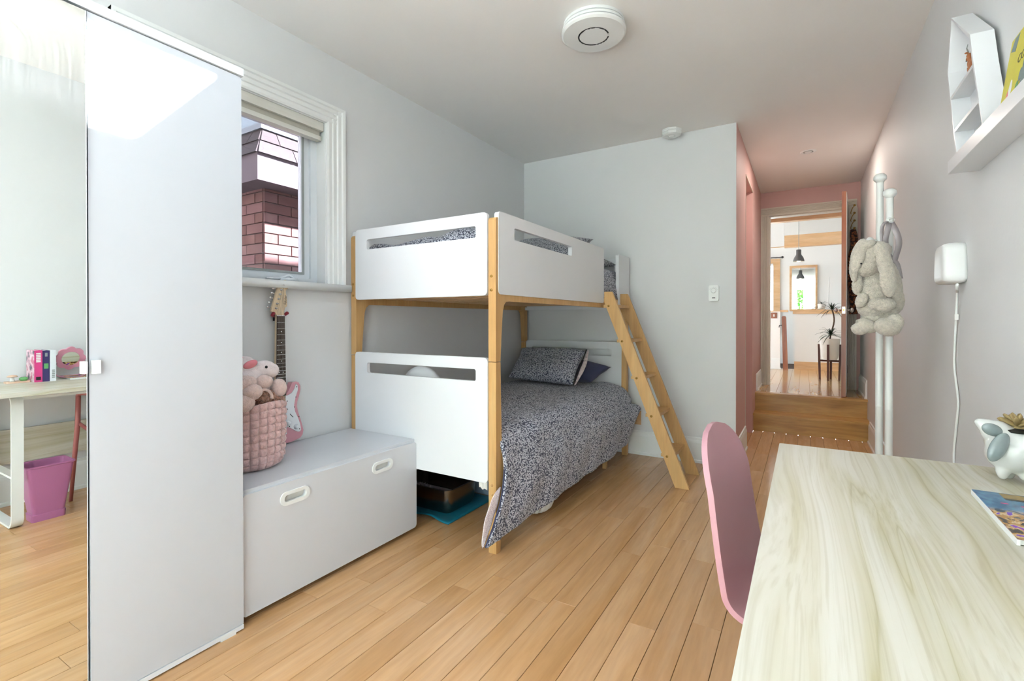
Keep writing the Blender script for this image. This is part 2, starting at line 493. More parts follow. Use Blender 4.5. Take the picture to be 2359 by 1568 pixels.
def tube(path, rad, seg=10, bm=None, cap=True):
    bm = bm or bmesh.new()
    P = [Vector(p) for p in path]
    n = len(P)
    if not hasattr(rad, '__len__'):
        rad = [rad] * n
    rings = []
    nrm = None
    for i in range(n):
        t = (P[min(i + 1, n - 1)] - P[max(i - 1, 0)]).normalized()
        if nrm is None:
            nrm = t.orthogonal().normalized()
        nrm = (nrm - t * nrm.dot(t)).normalized()
        b = t.cross(nrm)
        rings.append([bm.verts.new(P[i] + rad[i] * (math.cos(2 * math.pi * k / seg) * nrm + math.sin(2 * math.pi * k / seg) * b)) for k in range(seg)])
    for i in range(n - 1):
        for k in range(seg):
            bm.faces.new((rings[i][k], rings[i][(k + 1) % seg], rings[i + 1][(k + 1) % seg], rings[i + 1][k]))
    if cap:
        bm.faces.new(rings[0][::-1])
        bm.faces.new(rings[-1])
    return bm

def curve_pts(ctrl, n=24):
    """Catmull-Rom through control points"""
    C = [Vector(c) for c in ctrl]
    C = [C[0] * 2 - C[1]] + C + [C[-1] * 2 - C[-2]]
    out = []
    m = len(C) - 3
    for i in range(n + 1):
        t = i / n * m
        k = min(int(t), m - 1)
        f = t - k
        a, b, c, d = C[k:k + 4]
        out.append(0.5 * ((2 * b) + (c - a) * f + (2 * a - 5 * b + 4 * c - d) * f * f + (3 * b - a - 3 * c + d) * f ** 3))
    return out

def lathe(prof, c=(0, 0, 0), axis='Z', seg=24, bm=None):
    bm = bm or bmesh.new()
    c = Vector(c)
    rows = []
    for r, h in prof:
        row = []
        for k in range(seg):
            a = 2 * math.pi * k / seg
            x, y = r * math.cos(a), r * math.sin(a)
            p = {'Z': (x, y, h), 'X': (h, x, y), 'Y': (x, h, y)}[axis]
            row.append(bm.verts.new(c + Vector(p)))
        rows.append(row)
    for i in range(len(rows) - 1):
        for k in range(seg):
            bm.faces.new((rows[i][k], rows[i][(k + 1) % seg], rows[i + 1][(k + 1) % seg], rows[i + 1][k]))
    if prof[0][0] > 1e-5:
        bm.faces.new(rows[0][::-1])
    if prof[-1][0] > 1e-5:
        bm.faces.new(rows[-1])
    bmesh.ops.remove_doubles(bm, verts=bm.verts, dist=1e-6)
    return bm

def sphere(c, r, seg=16, rings=10, bm=None, rot=None):
    bm = bm or bmesh.new()
    r = r if hasattr(r, '__len__') else (r, r, r)
    m = Matrix.Translation(c) @ (rot.to_4x4() if rot else Matrix.Identity(4)) @ Matrix.Diagonal((*r, 1))
    bmesh.ops.create_uvsphere(bm, u_segments=seg, v_segments=rings, radius=1, matrix=m)
    return bm

def grid(f, nu, nv, closed_u=False):
    vs_, fs = [], []
    for j in range(nv + 1):
        for i in range(nu + (0 if closed_u else 1)):
            vs_.append(tuple(f(i / nu, j / nv)))
    w = nu if closed_u else nu + 1
    for j in range(nv):
        for i in range(nu):
            a, b = j * w + i, j * w + (i + 1) % w
            fs.append((a, b, b + w, a + w))
    return vs_, fs

def xform(bm, m):
    bmesh.ops.transform(bm, matrix=m, verts=bm.verts)
    return bm

def text_obj(name, txt, size, mat, parent, m, ext=0.0006, align='CENTER', shear=0.0):
    cu = bpy.data.curves.new(name, 'FONT')
    cu.body = txt
    cu.size = size
    cu.extrude = ext
    cu.align_x = align
    cu.align_y = 'CENTER'
    cu.shear = shear
    t = bpy.data.objects.new(name + '_tmp', cu)
    COL.objects.link(t)
    dg = bpy.context.evaluated_depsgraph_get()
    me = bpy.data.meshes.new_from_object(t.evaluated_get(dg))
    bpy.data.objects.remove(t)
    bpy.data.curves.remove(cu)
    me.transform(m)
    me.materials.clear()
    me.materials.append(M[mat])
    me.name = name
    o = bpy.data.objects.new(name, me)
    COL.objects.link(o)
    if parent is not None:
        o.parent = parent
        if parent.parent is None:
            o.matrix_parent_inverse = Matrix.Translation(-Vector(parent.location))
    return o

def blob(name, parts, voxel, mat, parent=None, disp=0.0, dscale=40.0, smooth_it=3, **kw):
    """one continuous surface out of overlapping ellipsoids: (centre, radii, rotation matrix or None)"""
    bm = bmesh.new()
    for c, r, rot in parts:
        sphere(c, r, 20, 14, bm, rot)
    o = obj(name, bm, mat, parent, True, **kw)
    md = o.modifiers.new('remesh', 'REMESH')
    md.mode = 'VOXEL'
    md.voxel_size = voxel
    md.use_smooth_shade = True
    sm = o.modifiers.new('smooth', 'SMOOTH')
    sm.iterations = smooth_it
    sm.factor = 0.5
    dg = bpy.context.evaluated_depsgraph_get()
    me = bpy.data.meshes.new_from_object(o.evaluated_get(dg))
    o.modifiers.clear()
    old = o.data
    o.data = me
    bpy.data.meshes.remove(old)
    if disp:
        nrm = [v.normal.copy() for v in me.vertices]
        for v, nn in zip(me.vertices, nrm):
            v.co += nn * disp * mnoise.noise(v.co * dscale)
    me.materials.clear()
    me.materials.append(M[mat])
    me.polygons.foreach_set('use_smooth', [True] * len(me.polygons))
    return o

# ================================================================== SETTING
def struct(name, bm, mat, label, cat, parent=None, **kw):
    return obj(name, bm, mat, parent, label=label, cat=cat, kind='structure', **kw)

def lay_planks(floor, x_lo, x_hi, rows, y0, y1, ztop, mat, seam=-0.373, pitch=0.1072, joints=None, lo=0.55, hi=1.5):
    """rows of floorboards along Y, each board its own object under the floor"""
    rnd = random.Random(11 + int(ztop * 100) + int(y0 * 10))
    k0 = math.floor((x_lo - seam) / pitch)
    k = k0
    while seam + k * pitch < x_hi - 0.004:
        a, b = max(x_lo, seam + k * pitch), min(x_hi, seam + (k + 1) * pitch)
        k += 1
        if b - a < 0.008:
            continue
        ya = y0
        first = True
        while ya < y1 - 0.01:
            L = rnd.uniform(lo, hi) * (rnd.uniform(0.2, 1.0) if first else 1.0)
            first = False
            yb = min(y1, ya + L)
            if y1 - yb < 0.2:
                yb = y1
            g, c, t = 0.0009, 0.0011, 0.016
            dz = rnd.uniform(-0.0004, 0.0)
            x0, x1, p, q = a + g, b - g, ya + g * 0.6, yb - g * 0.6
            z1 = ztop + dz
            v = [(x0, p, z1 - t), (x1, p, z1 - t), (x1, q, z1 - t), (x0, q, z1 - t),
                 (x0, p, z1 - c), (x1, p, z1 - c), (x1, q, z1 - c), (x0, q, z1 - c),
                 (x0 + c, p + c, z1), (x1 - c, p + c, z1), (x1 - c, q - c, z1), (x0 + c, q - c, z1)]
            f = [(0, 1, 5, 4), (1, 2, 6, 5), (2, 3, 7, 6), (3, 0, 4, 7), (4, 5, 9, 8), (5, 6, 10, 9), (6, 7, 11, 10), (7, 4, 8, 11), (8, 9, 10, 11)]
            obj('plank', (v, f), mat, floor)
            ya = yb

flo = struct('floor', boxes((XL - 0.1, XR + 0.1, YR - 0.1, YB + 0.05, -0.09, -0.0155), (XH - 0.19, XR + 0.1, YB + 0.05, 5.80, -0.09, -0.0155)), 'subfloor', 'honey maple strip floor of the bedroom and hallway', 'floor')
lay_planks(flo, XL, XR, None, -0.6, YB, 0.0, 'plank')
struct('floor_strip', boxes((XL, XR, YR, -0.602, -0.0155, 0.0)), 'plank', 'maple floor continuing to the rear windows', 'floor')
lay_planks(flo, XH, XR, None, YB, 5.775, 0.0, 'plank', lo=0.4, hi=1.0)

obj('threshold', boxes((XH - 0.165, XH - 0.001, 4.93, 5.64, -0.0155, -0.0005)), 'plank', flo)
# left wall with the window opening
struct('wall_left', boxes((XL - 0.16, XL, YR, WY0, 0, ZC), (XL - 0.16, XL, WY1, YB + 0.12, 0, ZC), (XL - 0.16, XL, WY0, WY1, 0, WZ0), (XL - 0.16, XL, WY0, WY1, WZ1, ZC)), 'wall', 'grey painted wall with the window and wardrobe', 'wall')
struct('wall_back', boxes((XL, XH - 0.002, YB, YB + 0.12, 0, ZC)), 'wall', 'pale grey wall behind the head of the bunk bed', 'wall')
struct('wall_right', boxes((XR, XR + 0.12, YR, SWY0, 0, ZC), (XR, XR + 0.12, SWY1, YH + 0.12, 0, ZC), (XR, XR + 0.12, SWY0, SWY1, 0, SWZ0), (XR, XR + 0.12, SWY0, SWY1, SWZ1, ZC)), 'wall', 'grey lilac wall behind desk and coat stand', 'wall')
# wall behind the camera: two tall windows, the wide one added for light
rw = [(XL - 0.16, XR + 0.12, YR - 0.12, YR, 0, RZ0), (XL - 0.16, XR + 0.12, YR - 0.12, YR, RZ1, ZC)]
xs = [XL - 0.16] + [e for ab in RWIN for e in ab] + [XR + 0.12]
for i in range(0, len(xs), 2):
    rw.append((xs[i], xs[i + 1], YR - 0.12, YR, RZ0, RZ1))
struct('wall_rear', boxes(*rw), 'wall', 'grey wall with two tall windows opposite the hallway', 'wall')
for i, (a, b) in enumerate(RWIN):
    w = setp(thing('window_%d' % (i + 3), 'tall white framed window in the rear wall, sized to light the room', 'window', ((a + b) / 2, YR - 0.06, RZ0)), kind='structure')
    obj('frame', holed(rrect(a, b, RZ0, RZ1, 0.002, 1), rrect(a + 0.05, b - 0.05, RZ0 + 0.05, RZ1 - 0.05, 0.002, 1), 1, YR - 0.10, YR - 0.03), 'vinyl', w)
    obj('pane', boxes((a + 0.05, b - 0.05, YR - 0.068, YR - 0.062, RZ0 + 0.05, RZ1 - 0.05)), 'glass', w)

ws = setp(thing('window_8', 'added wide side window behind the desk end of the room', 'window', (XR + 0.06, -2.5, SWZ0)), kind='structure')
obj('frame', holed(rrect(SWY0, SWY1, SWZ0, SWZ1, 0.002, 1), rrect(SWY0 + 0.05, SWY1 - 0.05, SWZ0 + 0.05, SWZ1 - 0.05, 0.002, 1), 0, XR + 0.03, XR + 0.10), 'vinyl', ws)
obj('pane', boxes((XR + 0.062, XR + 0.068, SWY0 + 0.05, SWY1 - 0.05, SWZ0 + 0.05, SWZ1 - 0.05)), 'glass', ws)
# hallway walls
DY0, DY1, DZ = 4.93, 5.64, 2.525
struct('wall_hall', boxes((XH - 0.2, XH, YB + 0.004, DY0, 0, ZC), (XH - 0.2, XH, DY1, YH + 0.12, 0, ZC), (XH - 0.2, XH, DY0, DY1, DZ, ZC)), 'pink', 'dusty pink hallway wall with a doorway', 'wall')
d1 = setp(thing('door_1', 'pink painted closed door set back in the hallway wall', 'door', (XH - 0.17, DY0, 0)), kind='structure')
obj('door_slab', rbox(XH - 0.195, XH - 0.16, DY0 + 0.002, DY1 - 0.002, 0.005, DZ - 0.002), 'pink', d1)
struct('trim_1', boxes((XH - 0.004, XH + 0.004, DY0 - 0.003, DY0 + 0.006, 0.2, DZ), (XH - 0.004, XH + 0.004, DY0, DY1, DZ - 0.006, DZ + 0.003)), 'cream', 'thin pale edge strip around the hallway doorway', 'trim')
OX0, OX1, OZ1 = -0.375, 0.405, 2.462
struct('wall_end', boxes((XH, OX0, YH, YH + 0.12, 0, ZC), (OX1, XR, YH, YH + 0.12, 0, ZC), (OX0, OX1, YH, YH + 0.12, OZ1, ZC)), 'pink', 'dusty pink end wall of the hallway above the steps', 'wall')

# ceiling with the skylight opening
cz = (ZC, ZC + 0.05)
struct('ceiling', boxes((XL - 0.16, SKX0, YR - 0.12, YH + 0.12, *cz), (SKX1, XR + 0.12, YR - 0.12, YH + 0.12, *cz), (SKX0, SKX1, YR - 0.12, SKY0, *cz), (SKX0, SKX1, SKY1, YH + 0.12, *cz)), 'ceiling', 'off white painted ceiling', 'ceiling')
w2 = setp(thing('window_2', 'flat skylight over the desk end of the room', 'window', (SKX0, SKY0, ZC)), kind='structure')
obj('frame', holed(rrect(SKX0 - 0.03, SKX1 + 0.03, SKY0 - 0.03, SKY1 + 0.03, 0.002, 1), rrect(SKX0, SKX1, SKY0, SKY1, 0.002, 1), 2, ZC - 0.008, ZC + 0.052), 'trim', w2)

# baseboards (profile: body, ogee top, shoe)
BBP = [(0, 0), (0.022, 0), (0.022, 0.02), (0.016, 0.026), (0.016, 0.165), (0.013, 0.18), (0.009, 0.188), (0.009, 0.205), (0, 0.21)]
def baseboard(name, a, b, side, z=0.0, mat='trim', label='tall white moulded baseboard', hs=1.0):
    bm = bmesh.new()
    if side in '+x-x':
        sx = 1 if side == '+x' else -1
        prism([(a[0] + sx * p, z + q * hs) for p, q in BBP], 1, a[1], b[1], bm)
    else:
        prism([(a[1] - p, z + q * hs) for p, q in BBP], 0, a[0], b[0], bm)
    return struct(name, bm, mat, label, 'baseboard')
baseboard('baseboard_back', (XL, YB), (XH, YB), '-y', label='tall white moulded baseboard under the thermostat wall')
baseboard('baseboard_left', (XL, YR), (XL, YB - 0.024), '+x', label='white moulded baseboard along the window wall')
baseboard('baseboard_right', (XR, YR), (XR, 5.735), '-x', label='white moulded baseboard along the desk wall')
baseboard('baseboard_hall', (XH, YB - 0.018), (XH, DY0 - 0.01), '+x', label='white moulded baseboard on the pink hallway wall')
baseboard('baseboard_landing', (XH, 6.10), (XH, YH - 0.03), '+x', z=ZL, label='white baseboard on the landing beside the door casing', hs=0.9)
baseboard('baseboard_step', (XR, 6.02), (XR, YH - 0.03), '-x', z=ZL, label='white baseboard stub on the landing behind the open door', hs=0.9)

# the two steps up to the landing
st = setp(thing('steps', 'two varnished wooden steps up to the doorway', 'steps', (0, 5.77, 0)), kind='structure')
obj('riser', rbox(XH, XR, 5.77, 5.79, 0.0, 0.168, 0.001, 1), 'step', st)
obj('tread', rbox(XH, XR, 5.735, 5.995, 0.168, 0.192, 0.009, 3), 'step', st)
obj('riser', rbox(XH, XR, 5.99, 6.01, 0.192, 0.362, 0.001, 1), 'step', st)
obj('nosing', rbox(XH, XR, 5.955, 6.06, 0.361, ZL, 0.009, 3), 'step', st)

# landing and far room floor
fl2 = struct('floor', boxes((XH - 0.1, XR + 0.05, 6.01, YH + 0.1, 0.30, ZL - 0.0155), (-3.2, 2.3, YH + 0.1, 10.5, 0.30, ZL - 0.0155)), 'subfloor', 'glossy maple boards of the landing and far room', 'floor')
lay_planks(fl2, XH, XR, None, 6.06, YH, ZL, 'plank2', lo=0.4, hi=0.9)
lay_planks(fl2, -1.0, 1.0, None, YH, 9.15, ZL, 'plank2', lo=0.6, hi=1.6)
# boards of the far room run on under the front wall out of sight

# far room shell
FX0, FX1, FY1, FZ = -2.6, 2.3, 10.4, 3.3
struct('wall_far', boxes((FX0, -1.40, FY1, FY1 + 0.12, 0, FZ), (-0.44, FX1, FY1, FY1 + 0.12, 0, FZ), (-1.40, -0.44, FY1, FY1 + 0.12, 0, 1.0), (-1.40, -0.44, FY1, FY1 + 0.12, 2.27, FZ)), 'wall_white', 'white back wall of the far room', 'wall')
struct('wall_far_left', boxes((FX0 - 0.12, FX0, YH, 7.3, 0, FZ), (FX0 - 0.12, FX0, 10.1, FY1, 0, FZ), (FX0 - 0.12, FX0, 7.3, 10.1, 0, 0.9), (FX0 - 0.12, FX0, 7.3, 10.1, 2.5, FZ)), 'wall_white', 'white side wall of the far room with a wide opening', 'wall')
struct('wall_far_right', boxes((FX1, FX1 + 0.12, YH, FY1, 0, FZ)), 'wall_white', 'white side wall of the far room opposite the window', 'wall')
struct('wall_far_front', boxes((FX0, XH - 0.2, YH + 0.005, YH + 0.12, 0, FZ), (XR + 0.12, FX1, YH + 0.005, YH + 0.12, 0, FZ), (XH - 0.2, XR + 0.12, YH + 0.005, YH + 0.12, ZC + 0.05, FZ)), 'wall_white', 'white wall of the far room around the doorway', 'wall')
struct('ceiling', boxes((FX0, FX1, YH, 7.6, FZ, FZ + 0.05), (FX0, FX1, 9.9, FY1, FZ, FZ + 0.05), (FX0, 0.2, 7.6, 9.9, FZ, FZ + 0.05), (0.6, FX1, 7.6, 9.9, FZ, FZ + 0.05), (0.2, 0.6, 7.6, 8.45, FZ, FZ + 0.05), (0.2, 0.6, 9.05, 9.9, FZ, FZ + 0.05)), 'wall_white', 'white ceiling of the far room', 'ceiling')  # roof opening added so sun brightens the far room
portal((FX0 - 0.06, 8.7, 1.70), (1, 0, 0), 2.8, 1.6)
for k, xx in ((6, FX0 - 0.06),):
    wv = setp(thing('window_%d' % k, 'added wide side window lighting the far room', 'window', (xx, 8.7, 0.7)), kind='structure')  # unseen window added to bring daylight into the far room
    obj('frame', holed(rrect(7.3, 10.1, 0.9, 2.5, 0.002, 1), rrect(7.36, 10.04, 0.96, 2.44, 0.002, 1), 0, xx - 0.04, xx + 0.04), 'vinyl', wv)
    obj('pane', boxes((xx - 0.003, xx + 0.003, 7.36, 10.04, 0.96, 2.44)), 'glass', wv)
# far window with pine casing
w4 = setp(thing('window_5', 'pine framed window at the left of the far wall', 'window', (-0.9, FY1, 1.0)), kind='structure')
obj('casing', holed(rrect(-1.48, -0.39, 0.92, 2.34, 0.002, 1), rrect(-1.40, -0.505, 1.0, 2.255, 0.002, 1), 1, FY1 - 0.03, FY1), 'pine', w4)
obj('sash', holed(rrect(-1.40, -0.44, 1.0, 2.27, 0.002, 1), rrect(-1.35, -0.49, 1.05, 2.22, 0.002, 1), 1, FY1 + 0.03, FY1 + 0.07), 'vinyl', w4)
obj('pane', boxes((-1.35, -0.49, FY1 + 0.046, FY1 + 0.052, 1.05, 2.22)), 'glass', w4)

# doorway casing: fluted boards
def fluted(a0, a1, z0, z1, vert=True):
    bm = bmesh.new()
    n = 5
    prof = [(a0, 0), (a0, 0.024)]
    wdt = (a1 - a0)
    for i in range(n):
        c = a0 + wdt * (0.14 + 0.72 * (i + 0.5) / n)
        h = wdt * 0.055
        prof += [(c - h, 0.024), (c - h * 0.5, 0.014), (c + h * 0.5, 0.014), (c + h, 0.024)]
    prof += [(a1, 0.024), (a1, 0)]
    return prof
def fl_v(x0, x1, z0, z1):
    return prism([(p, YH - q) for p, q in fluted(x0, x1, 0, 0)], 2, z0, z1)
def fl_h(z0, z1, x0, x1):
    return prism([(YH - q, p) for p, q in fluted(z0, z1, 0, 0)], 0, x0, x1)
cs = setp(thing('trim_2', 'fluted cream casing around the doorway at the hall end', 'door casing', (0, YH, ZL)), kind='structure')
obj('casing_side', fl_v(XH + 0.002, OX0, ZL, OZ1), 'cream', cs)
obj('casing_side', fl_v(OX1, 0.51, ZL, OZ1), 'cream', cs)
obj('casing_head', fl_h(OZ1, OZ1 + 0.10, XH + 0.002, 0.51), 'cream', cs)
obj('jamb_lining', boxes((OX0 - 0.001, OX0 + 0.012, YH, YH + 0.12, ZL, OZ1), (OX1 - 0.012, OX1 + 0.001, YH, YH + 0.12, ZL, OZ1), (OX0, OX1, YH, YH + 0.12, OZ1 - 0.012, OZ1)), 'cream', cs)

# ------------------------------------------------------------------ window 1 in the left wall
w1 = setp(thing('window_1', 'white framed window with wide casing and rounded sill', 'window', (XL, 1.41, WZ0)), kind='structure')
cw = 0.119
def casing_prof(a, s):
    return [(a, 0), (a, 0.016), (a + s * 0.012, 0.020), (a + s * 0.035, 0.016), (a + s * 0.04, 0.022), (a + s * 0.066, 0.018), (a + s * 0.072, 0.026), (a + s * 0.096, 0.024), (a + s * 0.102, 0.032), (a + s * cw, 0.034), (a + s * cw, 0)]
obj('casing_side', prism([(XL + q, p) for p, q in casing_prof(WY1, 1)], 2, WZ0, WZ1 + 0.105), 'trim', w1)
obj('casing_side', prism([(XL + q, p) for p, q in casing_prof(WY0, -1)], 2, WZ0, WZ1 + 0.105), 'trim', w1)
obj('casing_head', prism([(XL + q, p) for p, q in casing_prof(WZ1, 0.885)], 1, WY0 - cw, WY1 + cw), 'trim', w1)
obj('window_sill', rbox(XL - 0.10, XL + 0.055, WY0 - cw - 0.03, WY1 + cw + 0.025, WZ0 - 0.04, WZ0, 0.016, 4), 'trim', w1, True)
obj('reveal', boxes((XL - 0.15, XL + 0.002, WY1 - 0.004, WY1 + 0.004, WZ0, WZ1), (XL - 0.15, XL + 0.002, WY0 - 0.004, WY0 + 0.004, WZ0, WZ1), (XL - 0.15, XL + 0.002, WY0, WY1, WZ1 - 0.004, WZ1 + 0.004)), 'trim', w1)
fr0, fr1 = XL - 0.145, XL - 0.075
obj('frame', holed(rrect(WY0 + 0.002, WY1 - 0.004, WZ0, WZ1 - 0.004, 0.002, 1), rrect(WY0 + 0.045, WY1 - 0.045, WZ0 + 0.032, WZ1 - 0.045, 0.004, 1), 0, fr0, fr1), 'vinyl', w1)
sash = obj('sash', holed(rrect(WY0 + 0.04, WY1 - 0.04, WZ0 + 0.028, WZ1 - 0.04, 0.002, 1), rrect(WY0 + 0.085, WY1 - 0.088, WZ0 + 0.062, WZ1 - 0.085, 0.004, 1), 0, fr0 + 0.012, fr1 - 0.018), 'vinyl', w1)
obj('glazing_bead', holed(rrect(WY0 + 0.078, WY1 - 0.080, WZ0 + 0.055, WZ1 - 0.078, 0.002, 1), rrect(WY0 + 0.09, WY1 - 0.094, WZ0 + 0.068, WZ1 - 0.09, 0.004, 1), 0, fr1 - 0.02, fr1 - 0.012), 'grey_line', sash)
obj('pane', boxes((fr0 + 0.03, fr0 + 0.035, WY0 + 0.08, WY1 - 0.083, WZ0 + 0.055, WZ1 - 0.08)), 'glass_dim', w1)
ck = obj('crank_handle', bev(boxes((fr1 - 0.005, fr1 + 0.055, 1.60, 1.70, WZ0 + 0.001, WZ0 + 0.022)), 0.006, 2), 'vinyl', w1, True)
obj('crank_arm', tube(curve_pts([(fr1 + 0.03, 1.69, WZ0 + 0.02), (fr1 + 0.035, 1.655, WZ0 + 0.036), (fr1 + 0.04, 1.60, WZ0 + 0.018), (fr1 + 0.045, 1.52, WZ0 + 0.012)], 12), 0.007, 8), 'vinyl', ck, True)

bl = thing('roller_blind', 'rolled up beige blind with cream rail under the window head', 'blind', (XL - 0.05, 1.4, 2.24))
obj('headrail', bev(prism([(XL - 0.058, 2.34), (XL - 0.004, 2.34), (XL - 0.002, 2.315), (XL - 0.004, 2.292), (XL - 0.058, 2.292)], 1, WY0 + 0.012, WY1 - 0.010), 0.004, 2), 'blindrail', bl)
obj('fabric', boxes((XL - 0.045, XL - 0.022, WY0 + 0.02, WY1 - 0.022, 2.258, 2.296)), 'blind', bl)
obj('bottom_rail', rbox(XL - 0.055, XL - 0.012, WY0 + 0.016, WY1 - 0.018, 2.236, 2.260, 0.005, 2), 'blindrail', bl)

# ------------------------------------------------------------------ outside
struct('ground', boxes((-30, 30, -30, 40, -0.95, -0.9)), 'ground', 'grey paved ground outside the house', 'ground')
NX, NY = -3.45, 2.126
nh = thing('neighbour_house', 'neighbouring red brick house with shingled eave outside the window', 'house', (NX - 1.5, NY + 1.5, -0.9))
obj('wall', boxes((NX - 3.0, NX - 0.012, NY + 0.012, NY + 4.0, -0.9, 2.6)), 'mortar', nh)
rb = random.Random(3)
bh, bl_, mj = 0.068, 0.215, 0.009
def brick_mesh(l, horizontal):
    g = 0.003
    if horizontal == 'y':
        return rbox(-0.014, 0.004, 0, l, 0, bh, g, 1)
    return rbox(0, l, -0.004, 0.014, 0, bh, g, 1)
bmY, bmX = None, None
for r_ in range(17):
    z = 0.92 + r_ * (bh + mj)
    off = 0.0 if r_ % 2 == 0 else -(bl_ + mj) / 2
    y = NY + 0.004 + off
    while y < NY + 1.5:
        y0 = max(y, NY + 0.004)
        if y + bl_ - y0 > 0.03:
            o = obj('brick', brick_mesh(y + bl_ - y0, 'y'), 'brick', nh)
            o.location += Vector((NX + rb.uniform(-0.002, 0.001), y0, z))
        y += bl_ + mj
    x = NX - 0.004 - off - bl_ - (bl_ + mj) * 0
    while x > NX - 1.1:
        x1 = min(x + bl_, NX - 0.016)
        if x1 - x > 0.03:
            o = obj('brick', brick_mesh(x1 - x, 'x'), 'brick', nh)
            o.location += Vector((x, NY + rb.uniform(-0.001, 0.002), z))
        x -= bl_ + mj
EX, EY = NX + 0.20, NY - 0.168
obj('soffit', boxes((NX - 3.0, EX - 0.012, EY + 0.012, NY + 4, 2.168, 2.185)), 'soffit', nh)
obj('fascia', bev(boxes((EX - 0.02, EX, EY, NY + 4, 2.165, 2.37), (NX - 3.0, EX - 0.02, EY, EY + 0.02, 2.165, 2.37)), 0.003, 1), 'soffit', nh)
# steep shingled skirt
sl = 0.45
core = bmesh.new()
cv = [core.verts.new(p) for p in ((EX - 0.006, EY + 0.006, 2.36), (EX - 0.006, NY + 4, 2.36), (NX - 3, NY + 4, 2.36), (NX - 3, EY + 0.006, 2.36), (EX - 0.09, EY + 0.09, 2.56), (EX - 0.09, NY + 4, 2.56), (NX - 3, NY + 4, 2.56), (NX - 3, EY + 0.09, 2.56))]
for f in ((0, 1, 5, 4), (3, 0, 4, 7), (4, 5, 6, 7), (0, 3, 2, 1)):
    core.faces.new([cv[i] for i in f])
obj('roof_core', core, 'roofdark', nh)
for c in range(2):
    z0, z1 = 2.355 + c * 0.105, 2.355 + c * 0.105 + 0.118
    ins0, ins1 = 0.45 * (z0 - 2.36), 0.45 * (z1 - 2.36)
    lo_ = ins0 - 0.012
    off = (c % 2) * 0.15
    y = EY + ins0 - 0.3 + off
    while y < NY + 1.7:
        a, b = max(y, EY + ins0), y + 0.294
        if b - a > 0.03:
            bm = bmesh.new()
            P = [(EX - ins0 + 0.014, a, z0), (EX - ins0 + 0.014, b, z0), (EX - ins1 + 0.004, b, z1), (EX - ins1 + 0.004, max(a, EY + ins1), z1), (EX - ins0, a, z0), (EX - ins0, b, z0), (EX - ins1 - 0.006, b, z1), (EX - ins1 - 0.006, max(a, EY + ins1), z1)]
            V = [bm.verts.new(p) for p in P]
            for f in ((0, 1, 2, 3), (7, 6, 5, 4), (0, 4, 5, 1), (1, 5, 6, 2), (2, 6, 7, 3), (3, 7, 4, 0)):
                bm.faces.new([V[i] for i in f])
            obj('shingle', bm, 'shingle', nh)
        y += 0.30
    x = EX - ins0 + 0.3 - off
    while x > NX - 1.2:
        a, b = min(x, EX - ins0), x - 0.294
        if a - b > 0.03:
            bm = bmesh.new()
            P = [(a, EY + ins0 - 0.014, z0), (b, EY + ins0 - 0.014, z0), (b, EY + ins1 - 0.004, z1), (min(a, EX - ins1), EY + ins1 - 0.004, z1), (a, EY + ins0, z0), (b, EY + ins0, z0), (b, EY + ins1 + 0.006, z1), (min(a, EX - ins1), EY + ins1 + 0.006, z1)]
            V = [bm.verts.new(p) for p in P]
            for f in ((3, 2, 1, 0), (4, 5, 6, 7), (1, 5, 4, 0), (2, 6, 5, 1), (3, 7, 6, 2), (0, 4, 7, 3)):
                bm.faces.new([V[i] for i in f])
            obj('shingle', bm, 'shingle', nh)
        x -= 0.30
obj('roof_cap', rbox(NX - 3, EX - 0.07, EY + 0.07, NY + 4, 2.56, 2.60, 0.01, 1), 'siding', nh)
rn = thing('shade_house', 'added plain house mass shading the side passage', 'house', (-4.9, -2.5, -0.9))  # unseen mass added to block sky light from the passage
obj('wall', boxes((-6.5, -3.55, -6.0, 0.55, -0.9, 5.5)), 'mortar', rn)
obj('roof', prism([(-6.7, 5.5), (-3.35, 5.5), (-5.0, 7.0)], 1, -6.2, 0.75), 'roofdark', rn)
dh = thing('white_house', 'white sided house with grey gable roof beyond the brick neighbour', 'house', (-11, 9.0, -0.9))
obj('wall', boxes((-14, -9.2, 6.9, 12.5, -0.9, 5.0)), 'siding', dh)
obj('roof', prism([(-14.3, 4.9), (-8.9, 4.9), (-8.9, 5.05), (-11.6, 6.6), (-14.3, 5.05)], 1, 6.6, 12.8), 'siding', dh)
wd = obj('window', holed(rrect(7.4, 8.4, 4.0, 4.75, 0.01, 1), rrect(7.48, 8.32, 4.08, 4.67, 0.01, 1), 0, -9.22, -9.12), 'siding', dh)
obj('pane', boxes((-9.19, -9.16, 7.48, 8.32, 4.08, 4.67)), 'darkedge', wd)

# trees outside the rear windows
def tree(x, y, h, label, seed):
    rr = random.Random(seed)
    t = thing('garden_tree', label, 'tree', (x, y, -0.9))
    obj('trunk', tube([(x, y, -0.9), (x + 0.05, y, h * 0.3), (x, y + 0.05, h * 0.7)], [0.12, 0.09, 0.05], 8), 'bark', t, True)
    V, F = [], []
    for i in range(2600):
        a, b = rr.uniform(0, 2 * math.pi), math.acos(rr.uniform(-1, 1))
        q = rr.uniform(0.55, 1.0)
        c = Vector((x + 1.3 * q * math.sin(b) * math.cos(a), y + 1.1 * q * math.sin(b) * math.sin(a), h * 0.62 + 1.5 * q * math.cos(b)))
        u = Vector((rr.uniform(-1, 1), rr.uniform(-1, 1), rr.uniform(-1, 1))).normalized() * 0.12
        w = u.orthogonal().normalized() * 0.05
        k = len(V)
        V += [tuple(c - u), tuple(c + w), tuple(c + u), tuple(c - w)]
        F.append((k, k + 1, k + 2, k + 3))
    obj('foliage', (V, F), 'leaf', t, kind='stuff')
tree(-0.4, -9.5, 3.4, 'leafy green tree outside the rear windows', 5)
tree(-3.4, -10.5, 3.8, 'taller leafy tree further along the garden', 6)
